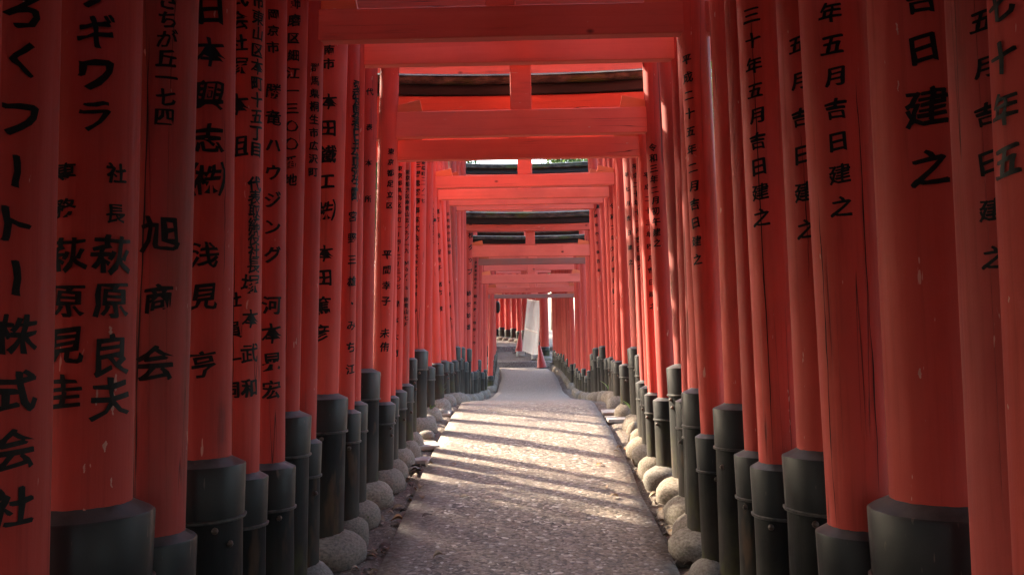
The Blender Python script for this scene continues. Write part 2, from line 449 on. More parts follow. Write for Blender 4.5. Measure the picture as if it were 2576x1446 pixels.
GATES = [{'name': 'b0', 'y': -4.2, 'r': 0.08, 'rb': 0.12, 'L': (-1.08, 0.01), 'R': (1.02, -0.01), 'tL': 0.75, 'tR': 0.75, 'nuki': (2.312, 2.453), 'shi': (2.717, 2.836), 'kas': (2.837, 2.987)},  # b gates: unseen, added around the viewer to shade the tunnel's front
 {'name': 'b1', 'y': -3.8, 'r': 0.08, 'rb': 0.12, 'L': (-1.08, 0.01), 'R': (1.02, -0.01), 'tL': 0.75, 'tR': 0.75, 'nuki': (2.347, 2.487), 'shi': (2.748, 2.867), 'kas': (2.868, 3.018)},
 {'name': 'b2', 'y': -3.4, 'r': 0.08, 'rb': 0.12, 'L': (-1.08, 0.01), 'R': (1.02, -0.01), 'tL': 0.75, 'tR': 0.75, 'nuki': (2.382, 2.522), 'shi': (2.746, 2.865), 'kas': (2.866, 3.016)},
 {'name': 'b3', 'y': -3.0, 'r': 0.08, 'rb': 0.12, 'L': (-1.08, 0.01), 'R': (1.02, -0.01), 'tL': 0.75, 'tR': 0.75, 'nuki': (2.417, 2.558), 'shi': (2.823, 2.942), 'kas': (2.943, 3.093)},
 {'name': 'b4', 'y': -2.6, 'r': 0.08, 'rb': 0.12, 'L': (-1.08, 0.01), 'R': (1.02, -0.01), 'tL': 0.75, 'tR': 0.75, 'nuki': (2.452, 2.592), 'shi': (2.848, 2.967), 'kas': (2.968, 3.118)},
 {'name': 'b5', 'y': -2.2, 'r': 0.08, 'rb': 0.12, 'L': (-1.08, 0.01), 'R': (1.02, -0.01), 'tL': 0.75, 'tR': 0.75, 'nuki': (2.487, 2.627), 'shi': (2.866, 2.985), 'kas': (2.986, 3.136)},
 {'name': 'b6', 'y': -1.8, 'r': 0.08, 'rb': 0.12, 'L': (-1.08, 0.01), 'R': (1.02, -0.01), 'tL': 0.75, 'tR': 0.75, 'nuki': (2.522, 2.663), 'shi': (2.884, 3.003), 'kas': (3.004, 3.154)},
 {'name': 'b7', 'y': -1.4, 'r': 0.08, 'rb': 0.12, 'L': (-1.08, 0.01), 'R': (1.02, -0.01), 'tL': 0.75, 'tR': 0.75, 'nuki': (2.557, 2.697), 'shi': (2.969, 3.088), 'kas': (3.089, 3.239)},
 {'name': 'b8', 'y': -1.0, 'r': 0.08, 'rb': 0.12, 'L': (-1.08, 0.01), 'R': (1.02, -0.01), 'tL': 0.75, 'tR': 0.75, 'nuki': (2.592, 2.732), 'shi': (2.981, 3.1), 'kas': (3.101, 3.251)},
 {'name': 'b9', 'y': -0.6, 'r': 0.08, 'rb': 0.12, 'L': (-1.08, 0.01), 'R': (1.02, -0.01), 'tL': 0.75, 'tR': 0.75, 'nuki': (2.627, 2.768), 'shi': (3.031, 3.15), 'kas': (3.151, 3.301)},
 {'name': 'b10', 'y': -0.2, 'r': 0.08, 'rb': 0.12, 'L': (-1.08, 0.01), 'R': (1.02, -0.01), 'tL': 0.75, 'tR': 0.75, 'nuki': (2.662, 2.802), 'shi': (3.075, 3.194), 'kas': (3.195, 3.345)},
 {'name': 'b11', 'y': 0.2, 'r': 0.08, 'rb': 0.12, 'L': (-1.08, 0.01), 'R': (1.02, -0.01), 'tL': 0.75, 'tR': 0.75, 'nuki': (2.702, 2.842), 'shi': (3.105, 3.224), 'kas': (3.225, 3.375)},
 {'name': 'b12', 'y': 0.6, 'r': 0.08, 'rb': 0.12, 'L': (-1.08, 0.01), 'R': (1.02, -0.01), 'tL': 0.75, 'tR': 0.75, 'nuki': (2.745, 2.885), 'shi': (3.16, 3.279), 'kas': (3.28, 3.43)},
 {'name': 'b13', 'y': 1.0, 'r': 0.08, 'rb': 0.12, 'L': (-1.08, 0.01), 'R': (1.02, -0.01), 'tL': 0.75, 'tR': 0.75, 'nuki': (2.788, 2.928), 'shi': (3.172, 3.291), 'kas': (3.292, 3.442)},
 {'name': 'g-1', 'y': 1.55, 'r': 0.09, 'rb': 0.13, 'L': (-1.06, 0.005), 'R': (0.924, 0.0061), 'tL': 0.7, 'tR': 0.7, 'nuki': (2.888, 3.028), 'shi': (3.6, 3.719), 'kas': (3.72, 3.87)},
 {'name': 'g0', 'y': 1.86, 'r': 0.11, 'rb': 0.15, 'L': (-1.14, -0.0011), 'R': (1.033, -0.0029), 'tL': 0.78, 'tR': 0.78, 'nuki': (2.921, 3.061), 'shi': (3.584, 3.703), 'kas': (3.704, 3.854)},
 {'name': 'g1', 'y': 2.27, 'r': 0.125, 'rb': 0.18, 'L': (-1.169, 0.0069), 'R': (1.049, -0.0068), 'tL': 0.964, 'tR': 0.95, 'nuki': (2.966, 3.106), 'shi': (3.697, 3.816), 'kas': (3.817, 3.967)},
 {'name': 'g2', 'y': 2.6, 'r': 0.1, 'rb': 0.135, 'L': (-1.135, 0.018), 'R': (0.983, -0.0191), 'tL': 0.786, 'tR': 0.782, 'nuki': (3.002, 3.142), 'shi': (3.725, 3.844), 'kas': (3.845, 3.995)},
 {'name': 'g3', 'y': 3.0, 'r': 0.105, 'rb': 0.155, 'L': (-1.13, 0.0039), 'R': (1.023, -0.0104), 'tL': 0.911, 'tR': 0.911, 'nuki': (3.045, 3.185), 'shi': (3.659, 3.778), 'kas': (3.779, 3.929)},
 {'name': 'g4', 'y': 3.35, 'r': 0.09, 'rb': 0.125, 'L': (-1.13, 0.0117), 'R': (0.97, -0.0169), 'tL': 0.773, 'tR': 0.784, 'nuki': (3.083, 3.223), 'shi': (3.702, 3.821), 'kas': (3.822, 3.972)},
 {'name': 'g5', 'y': 3.68, 'r': 0.075, 'rb': 0.12, 'L': (-1.101, 0.0017), 'R': (0.979, -0.0137), 'tL': 0.732, 'tR': 0.755, 'nuki': (3.119, 3.259), 'shi': (3.749, 3.868), 'kas': (3.869, 4.019)},
 {'name': 'g6', 'y': 4.02, 'r': 0.075, 'rb': 0.13, 'L': (-1.146, 0.0202), 'R': (0.975, -0.0068), 'tL': 0.881, 'tR': 0.889, 'nuki': (3.155, 3.295), 'shi': (4.0, 4.119), 'kas': (4.12, 4.27)},
 {'name': 'g7', 'y': 4.28, 'r': 0.07, 'rb': 0.1, 'L': (-1.122, 0.0191), 'R': (0.919, -0.0244), 'tL': 0.698, 'tR': 0.699, 'nuki': (3.033, 3.193), 'shi': (3.788, 3.907), 'kas': (3.908, 4.058)},
 {'name': 'g8', 'y': 4.72, 'r': 0.09, 'rb': 0.145, 'L': (-1.138, 0.0292), 'R': (0.973, -0.0114), 'tL': 0.845, 'tR': 0.848, 'nuki': (3.3, 3.44), 'shi': (4.3, 4.419), 'kas': (4.42, 4.57)},
 {'name': 'g9', 'y': 5.0, 'r': 0.06, 'rb': 0.1, 'L': (-1.065, 0.0183), 'R': (0.967, -0.003), 'tL': 0.71, 'tR': 0.709, 'nuki': (3.38, 3.52), 'shi': (4.4, 4.519), 'kas': (4.52, 4.67)},
 {'name': 'g10', 'y': 5.32, 'r': 0.065, 'rb': 0.11, 'L': (-1.094, 0.0177), 'R': (0.996, -0.0054), 'tL': 0.703, 'tR': 0.694, 'nuki': (3.247, 3.407), 'shi': (3.928, 4.047), 'kas': (4.048, 4.198)},
 {'name': 'g11', 'y': 5.75, 'r': 0.07, 'rb': 0.125, 'L': (-1.107, 0.0204), 'R': (1.046, -0.0233), 'tL': 0.84, 'tR': 0.84, 'nuki': (3.55, 3.69), 'shi': (4.45, 4.569), 'kas': (4.57, 4.72)},
 {'name': 'g12', 'y': 6.08, 'r': 0.068, 'rb': 0.105, 'L': (-1.041, 0.033), 'R': (0.973, -0.0214), 'tL': 0.567, 'tR': 0.569, 'nuki': (2.977, 3.159), 'shi': (3.5, 3.639), 'kas': (3.64, 3.79), 'tilt': 0.003},
 {'name': 'g13', 'y': 6.35, 'r': 0.05, 'rb': 0.08, 'L': (-1.022, 0.0198), 'R': (0.922, -0.0188), 'tL': 0.564, 'tR': 0.559, 'nuki': (2.871, 3.019), 'shi': (3.2, 3.336), 'kas': (3.337, 3.481)},
 {'name': 'g14', 'y': 6.72, 'r': 0.058, 'rb': 0.1, 'L': (-1.037, 0.0241), 'R': (0.956, -0.0155), 'tL': 0.548, 'tR': 0.552, 'nuki': (3.15, 3.29), 'shi': (3.56, 3.699), 'kas': (3.7, 3.85)},
 {'name': 'g15', 'y': 6.98, 'r': 0.05, 'rb': 0.09, 'L': (-1.007, 0.0161), 'R': (0.95, -0.0237), 'tL': 0.555, 'tR': 0.552, 'nuki': (3.12, 3.26), 'shi': (3.808, 3.927), 'kas': (3.928, 4.078)},
 {'name': 'g15b', 'y': 7.3, 'r': 0.045, 'rb': 0.07, 'L': (-1.001, 0.0178), 'R': (0.96, -0.0074), 'tL': 0.718, 'tR': 0.72, 'nuki': (3.2, 3.34), 'shi': (3.842, 3.961), 'kas': (3.962, 4.112)},
 {'name': 'g16', 'y': 8.04, 'r': 0.08, 'rb': 0.12, 'L': (-1.049, 0.0252), 'R': (1.047, -0.0244), 'tL': 0.725, 'tR': 0.719, 'nuki': (3.32, 3.46), 'shi': (3.991, 4.11), 'kas': (4.111, 4.261)},
 {'name': 'g17', 'y': 8.8, 'r': 0.06, 'rb': 0.095, 'L': (-1.03, 0.0151), 'R': (1.01, -0.0133), 'tL': 0.51, 'tR': 0.506, 'nuki': (3.42, 3.56), 'shi': (4.074, 4.193), 'kas': (4.194, 4.344)},
 {'name': 'g18', 'y': 9.5, 'r': 0.06, 'rb': 0.09, 'L': (-0.991, -0.0166), 'R': (1.002, 0.0084), 'tL': 0.487, 'tR': 0.485, 'nuki': (3.242, 3.374), 'shi': (3.615, 3.734), 'kas': (3.735, 3.885)},
 {'name': 'g19', 'y': 10.05, 'r': 0.055, 'rb': 0.085, 'L': (-0.972, -0.0249), 'R': (1.033, -0.0075), 'tL': 0.49, 'tR': 0.472, 'nuki': (3.203, 3.32), 'shi': (3.76, 3.859), 'kas': (3.86, 4.01)},
 {'name': 'g20', 'y': 10.6, 'r': 0.05, 'rb': 0.08, 'L': (-0.958, -0.027), 'R': (1.047, -0.0148), 'tL': 0.481, 'tR': 0.515, 'nuki': (3.42, 3.56), 'shi': (3.87, 3.969), 'kas': (3.97, 4.12)},
 {'name': 'g21', 'y': 11.3, 'r': 0.05, 'rb': 0.08, 'L': (-0.954, -0.0312), 'R': (1.065, -0.0204), 'tL': 0.528, 'tR': 0.526, 'nuki': (3.337, 3.431), 'shi': (3.98, 4.079), 'kas': (4.08, 4.23)},
 {'name': 'g22', 'y': 11.9, 'r': 0.055, 'rb': 0.085, 'L': (-0.989, -0.0014), 'R': (1.071, -0.035), 'tL': 0.736, 'tR': 0.713, 'nuki': (3.363, 3.451), 'shi': (4.15, 4.249), 'kas': (4.25, 4.4)},
 {'name': 'f0', 'y': 12.4, 'r': 0.058, 'rb': 0.085, 'L': (-0.9976, 0.006), 'R': (1.06, -0.006), 'tL': 0.6, 'tR': 0.6, 'nuki': (3.565, 3.705), 'shi': (4.25, 4.349), 'kas': (4.35, 4.5)},
 {'name': 'g23', 'y': 12.9, 'r': 0.065, 'rb': 0.095, 'L': (-1.024, 0.0185), 'R': (1.051, -0.0081), 'tL': 0.788, 'tR': 0.748, 'nuki': (3.55, 3.69), 'shi': (4.35, 4.449), 'kas': (4.45, 4.6)},
 {'name': 'f1', 'y': 13.4, 'r': 0.058, 'rb': 0.085, 'L': (-0.9916, 0.006), 'R': (1.06, -0.006), 'tL': 0.6, 'tR': 0.6, 'nuki': (3.731, 3.871), 'shi': (4.45, 4.549), 'kas': (4.55, 4.7)},
 {'name': 'g24', 'y': 13.9, 'r': 0.065, 'rb': 0.095, 'L': (-1.004, 0.035), 'R': (1.078, -0.006), 'tL': 0.826, 'tR': 0.717, 'nuki': (2.927, 3.106), 'shi': (3.33, 3.438), 'kas': (3.439, 3.612)},
 {'name': 'f2', 'y': 14.6, 'r': 0.058, 'rb': 0.085, 'L': (-0.9843999999999999, 0.006), 'R': (1.06, -0.006), 'tL': 0.47, 'tR': 0.47, 'nuki': (3.588, 3.728), 'shi': (4.27, 4.389), 'kas': (4.39, 4.54)},
 {'name': 'g25', 'y': 15.3, 'r': 0.06, 'rb': 0.09, 'L': (-0.972, 0.035), 'R': (1.058, 0.0239), 'tL': 0.494, 'tR': 0.391, 'nuki': (2.931, 3.036), 'shi': (3.17, 3.289), 'kas': (3.29, 3.41), 'style': 'raw'},
 {'name': 'f3', 'y': 16.1, 'r': 0.058, 'rb': 0.085, 'L': (-0.9753999999999999, 0.006), 'R': (1.0606, -0.006), 'tL': 0.53, 'tR': 0.53, 'nuki': (3.303, 3.443), 'shi': (3.985, 4.104), 'kas': (4.105, 4.255)},
 {'name': 'g26', 'y': 16.9, 'r': 0.06, 'rb': 0.09, 'L': (-1.004, 0.035), 'R': (1.054, 0.0284), 'tL': 0.73, 'tR': 0.452, 'nuki': (2.717, 2.887), 'shi': (3.474, 3.593), 'kas': (3.594, 3.744)},
 {'name': 'f4', 'y': 17.7, 'r': 0.058, 'rb': 0.085, 'L': (-0.95775, 0.006), 'R': (1.0702, -0.006), 'tL': 0.49, 'tR': 0.49, 'nuki': (3.362, 3.502), 'shi': (4.058, 4.177), 'kas': (4.178, 4.328)},
 {'name': 'f5', 'y': 18.5, 'r': 0.058, 'rb': 0.085, 'L': (-0.94375, 0.006), 'R': (1.0750000000000002, -0.006), 'tL': 0.54, 'tR': 0.54, 'nuki': (3.1, 3.24), 'shi': (3.83, 3.949), 'kas': (3.95, 4.1)},
 {'name': 'g27', 'y': 19.3, 'r': 0.06, 'rb': 0.085, 'L': (-0.983, 0.035), 'R': (1.089, 0.035), 'tL': 0.357, 'tR': 0.477, 'nuki': (2.679, 2.802), 'shi': (3.382, 3.501), 'kas': (3.502, 3.652), 'style': ''},
 {'name': 'g28', 'y': 20.6, 'r': 0.06, 'rb': 0.085, 'L': (-0.896, 0.035), 'R': (1.136, 0.0255), 'tL': 0.342, 'tR': 0.601, 'nuki': (2.627, 2.72), 'shi': (3.319, 3.438), 'kas': (3.439, 3.589), 'style': 'raw'},
 {'name': 'f6', 'y': 21.1, 'r': 0.058, 'rb': 0.085, 'L': (-0.9023333333333334, 0.006), 'R': (1.088, -0.006), 'tL': 0.55, 'tR': 0.55, 'nuki': (2.903, 3.043), 'shi': (3.597, 3.716), 'kas': (3.717, 3.867)},
 {'name': 'f7', 'y': 21.56, 'r': 0.058, 'rb': 0.085, 'L': (-0.9130666666666667, 0.006), 'R': (1.0788000000000002, -0.006), 'tL': 0.43, 'tR': 0.43, 'nuki': (2.934, 3.074), 'shi': (3.557, 3.676), 'kas': (3.677, 3.827)},
 {'name': 'f8', 'y': 22.02, 'r': 0.058, 'rb': 0.085, 'L': (-0.9238, 0.006), 'R': (1.0696, -0.006), 'tL': 0.42, 'tR': 0.42, 'nuki': (2.964, 3.104), 'shi': (3.685, 3.804), 'kas': (3.805, 3.955)},
 {'name': 'f9', 'y': 22.48, 'r': 0.058, 'rb': 0.085, 'L': (-0.9345333333333333, 0.006), 'R': (1.0604, -0.006), 'tL': 0.59, 'tR': 0.59, 'nuki': (2.995, 3.135), 'shi': (3.73, 3.849), 'kas': (3.85, 4.0)},
 {'name': 'f10', 'y': 22.94, 'r': 0.058, 'rb': 0.085, 'L': (-0.9452666666666667, 0.006), 'R': (1.0512, -0.006), 'tL': 0.47, 'tR': 0.47, 'nuki': (3.026, 3.166), 'shi': (3.752, 3.871), 'kas': (3.872, 4.022)},
 {'name': 'f11', 'y': 23.4, 'r': 0.058, 'rb': 0.085, 'L': (-0.956, 0.006), 'R': (1.042, -0.006), 'tL': 0.47, 'tR': 0.47, 'nuki': (3.056, 3.196), 'shi': (3.736, 3.855), 'kas': (3.856, 4.006)},
 {'name': 'f12', 'y': 23.86, 'r': 0.058, 'rb': 0.085, 'L': (-0.9667333333333333, 0.006), 'R': (1.0328, -0.006), 'tL': 0.62, 'tR': 0.62, 'nuki': (3.087, 3.227), 'shi': (3.787, 3.906), 'kas': (3.907, 4.057)},
 {'name': 'f13', 'y': 24.32, 'r': 0.058, 'rb': 0.085, 'L': (-0.9763999999999999, 0.006), 'R': (1.014, -0.006), 'tL': 0.51, 'tR': 0.51, 'nuki': (3.117, 3.257), 'shi': (3.747, 3.866), 'kas': (3.867, 4.017)},
 {'name': 'f14', 'y': 24.78, 'r': 0.058, 'rb': 0.085, 'L': (-0.9856, 0.006), 'R': (0.991, -0.006), 'tL': 0.59, 'tR': 0.59, 'nuki': (3.148, 3.288), 'shi': (3.864, 3.983), 'kas': (3.984, 4.134)},
 {'name': 'f15', 'y': 25.24, 'r': 0.058, 'rb': 0.085, 'L': (-0.9948, 0.006), 'R': (0.9680000000000001, -0.006), 'tL': 0.52, 'tR': 0.52, 'nuki': (3.178, 3.318), 'shi': (3.859, 3.978), 'kas': (3.979, 4.129)},
 {'name': 'f16', 'y': 25.7, 'r': 0.058, 'rb': 0.085, 'L': (-1.004, 0.006), 'R': (0.9450000000000001, -0.006), 'tL': 0.55, 'tR': 0.55, 'nuki': (3.209, 3.349), 'shi': (3.849, 3.968), 'kas': (3.969, 4.119)},
 {'name': 'f17', 'y': 26.16, 'r': 0.058, 'rb': 0.085, 'L': (-1.0132, 0.006), 'R': (0.922, -0.006), 'tL': 0.45, 'tR': 0.45, 'nuki': (3.24, 3.38), 'shi': (3.849, 3.968), 'kas': (3.969, 4.119)},
 {'name': 'f18', 'y': 26.62, 'r': 0.058, 'rb': 0.085, 'L': (-1.0224, 0.006), 'R': (0.899, -0.006), 'tL': 0.55, 'tR': 0.55, 'nuki': (3.27, 3.41), 'shi': (3.99, 4.109), 'kas': (4.11, 4.26)},
 {'name': 'f19', 'y': 27.08, 'r': 0.058, 'rb': 0.085, 'L': (-1.0316, 0.006), 'R': (0.8760000000000001, -0.006), 'tL': 0.59, 'tR': 0.59, 'nuki': (3.301, 3.441), 'shi': (4.039, 4.158), 'kas': (4.159, 4.309)},
 {'name': 'f20', 'y': 27.54, 'r': 0.058, 'rb': 0.085, 'L': (-1.0408, 0.006), 'R': (0.853, -0.006), 'tL': 0.52, 'tR': 0.52, 'nuki': (3.331, 3.471), 'shi': (3.944, 4.063), 'kas': (4.064, 4.214)},
 {'name': 'c0', 'y': 29.0, 'gz': 1.05, 'c': (-0.411, 28.915), 'rot': 5, 'r': 0.15, 'rb': 0.178, 'L': (-0.975, 0.0), 'R': (0.975, 0.0), 'tL': 0.48, 'tR': 0.42, 'nuki': (3.5, 3.64), 'shi': (3.908, 4.027), 'kas': (4.028, 4.178)},
 {'name': 'c1', 'y': 30.0, 'gz': 1.15, 'c': (-0.433, 29.847), 'rot': 9, 'r': 0.15, 'rb': 0.178, 'L': (-0.975, 0.0), 'R': (0.975, 0.0), 'tL': 0.48, 'tR': 0.5, 'nuki': (3.6, 3.74), 'shi': (3.985, 4.104), 'kas': (4.105, 4.255)},
 {'name': 'c2', 'y': 31.0, 'gz': 1.25, 'c': (-0.506, 30.764), 'rot': 14, 'r': 0.15, 'rb': 0.178, 'L': (-0.975, 0.0), 'R': (0.975, 0.0), 'tL': 0.48, 'tR': 0.42, 'nuki': (3.7, 3.84), 'shi': (4.069, 4.188), 'kas': (4.189, 4.339)},
 {'name': 'c3', 'y': 32.0, 'gz': 1.485, 'c': (-0.596, 31.667), 'rot': 20, 'r': 0.15, 'rb': 0.178, 'L': (-0.975, 0.0), 'R': (0.975, 0.0), 'tL': 0.48, 'tR': 0.5, 'nuki': (3.935, 4.075), 'shi': (4.313, 4.432), 'kas': (4.433, 4.583)},
 {'name': 'c4', 'y': 32.9, 'gz': 1.551, 'c': (-0.744, 32.488), 'rot': 25, 'r': 0.15, 'rb': 0.178, 'L': (-0.975, 0.0), 'R': (0.975, 0.0), 'tL': 0.48, 'tR': 0.42, 'nuki': (4.001, 4.141), 'shi': (4.407, 4.526), 'kas': (4.527, 4.677)},
 {'name': 'c5', 'y': 33.8, 'gz': 1.618, 'c': (-0.886, 33.298), 'rot': 31, 'r': 0.15, 'rb': 0.178, 'L': (-0.975, 0.0), 'R': (0.975, 0.0), 'tL': 0.48, 'tR': 0.5, 'nuki': (4.068, 4.208), 'shi': (4.48, 4.599), 'kas': (4.6, 4.75)},
 {'name': 'c6', 'y': 34.6, 'gz': 1.677, 'c': (-1.059, 34.013), 'rot': 37, 'r': 0.15, 'rb': 0.178, 'L': (-0.975, 0.0), 'R': (0.975, 0.0), 'tL': 0.48, 'tR': 0.42, 'nuki': (4.127, 4.267), 'shi': (4.49, 4.609), 'kas': (4.61, 4.76)},
 {'name': 'c7', 'y': 35.2, 'gz': 1.721, 'c': (-1.225, 34.548), 'rot': 42, 'r': 0.15, 'rb': 0.178, 'L': (-0.975, 0.0), 'R': (0.975, 0.0), 'tL': 0.48, 'tR': 0.5, 'nuki': (4.171, 4.311), 'shi': (4.568, 4.687), 'kas': (4.688, 4.838)},
 {'name': 'c8', 'y': 35.8, 'gz': 1.765, 'c': (-1.425, 35.087), 'rot': 47, 'r': 0.15, 'rb': 0.178, 'L': (-0.975, 0.0), 'R': (0.975, 0.0), 'tL': 0.48, 'tR': 0.42, 'nuki': (4.215, 4.355), 'shi': (4.578, 4.697), 'kas': (4.698, 4.848)},
 {'name': 'c9', 'y': 36.3, 'gz': 1.795, 'c': (-1.62, 35.532), 'rot': 52, 'r': 0.15, 'rb': 0.178, 'L': (-0.975, 0.0), 'R': (0.975, 0.0), 'tL': 0.48, 'tR': 0.5, 'nuki': (4.245, 4.385), 'shi': (4.648, 4.767), 'kas': (4.768, 4.918)},
 {'name': 'c10', 'y': 36.7, 'gz': 1.815, 'c': (-1.859, 35.901), 'rot': 55, 'r': 0.15, 'rb': 0.178, 'L': (-0.975, 0.0), 'R': (0.975, 0.0), 'tL': 0.48, 'tR': 0.42, 'nuki': (4.265, 4.405), 'shi': (4.645, 4.764), 'kas': (4.765, 4.915)},
 {'name': 'c11', 'y': 37.1, 'gz': 1.835, 'c': (-2.117, 36.273), 'rot': 58, 'r': 0.15, 'rb': 0.178, 'L': (-0.975, 0.0), 'R': (0.975, 0.0), 'tL': 0.48, 'tR': 0.5, 'nuki': (4.285, 4.425), 'shi': (4.698, 4.817), 'kas': (4.818, 4.968)},
 {'name': 'c12', 'y': 37.4, 'gz': 1.85, 'c': (-2.388, 36.556), 'rot': 60, 'r': 0.15, 'rb': 0.178, 'L': (-0.975, 0.0), 'R': (0.975, 0.0), 'tL': 0.48, 'tR': 0.42, 'nuki': (4.3, 4.44), 'shi': (4.719, 4.838), 'kas': (4.839, 4.989)}]
MARKS = {'g1L': [('p', -0.616, 1.392, 1.421, 0.00998), ('p', -0.481, 1.255, 1.3, 0.00779), ('p', -0.521, 1.195, 1.255, 0.00778), ('p', -0.86, 1.222, 1.267, 0.00552), ('p', -0.672, 1.105, 1.134, 0.00886), ('p', -1.045, 1.058, 1.082, 0.00441),
         ('p', -1.035, 0.948, 0.973, 0.00772), ('p', -0.525, 1.014, 1.041, 0.00445)],
 'g1R': [('p', -2.382, 2.119, 2.153, 0.00541), ('p', -2.276, 1.261, 1.287, 0.00648), ('p', -2.417, 1.977, 2.007, 0.00325)],
 'g2L': [('c', -1.596, 0.963, 2.246, 0.00435)],
 'g2R': [('c', -2.737, 0.787, 1.759, 0.0032), ('c', -1.45, 0.894, 2.074, 0.00293)],
 'g4R': [('c', -2.235, 0.792, 2.495, 0.0034)],
 'g3R': [('c', -2.245, 1.486, 1.982, 0.00209)],
 'g-1R': [('p', 3.028, 1.309, 1.319, 0.00403), ('p', -3.048, 1.495, 1.507, 0.0032)],
 'g7R': [('p', 0.068, 0.987, 1.009, 0.00594)],
 'g12R': [('p', -0.006, 1.381, 1.424, 0.00558)],
 'g10R': [('p', 2.97, 0.794, 0.937, 0.00738)],
 'g11R': [('p', -2.886, 1.247, 1.404, 0.00792)],
 'g9L': [('c', -0.952, 1.321, 1.961, 0.00344)],
 'g3L': [('c', -0.512, 1.52, 2.07, 0.00199)],
 'g4L': [('c', -1.378, 1.062, 1.628, 0.00219)]}
M_CRACK = simple('dark_crack', (.012, .006, .005), (.03, .012, .010), 30, .9, .2)  # near-black strips drawn along the drying cracks
M_CHIP = simple('bare_primer', (.38, .15, .11), (.60, .34, .27), 30, .7, .4)
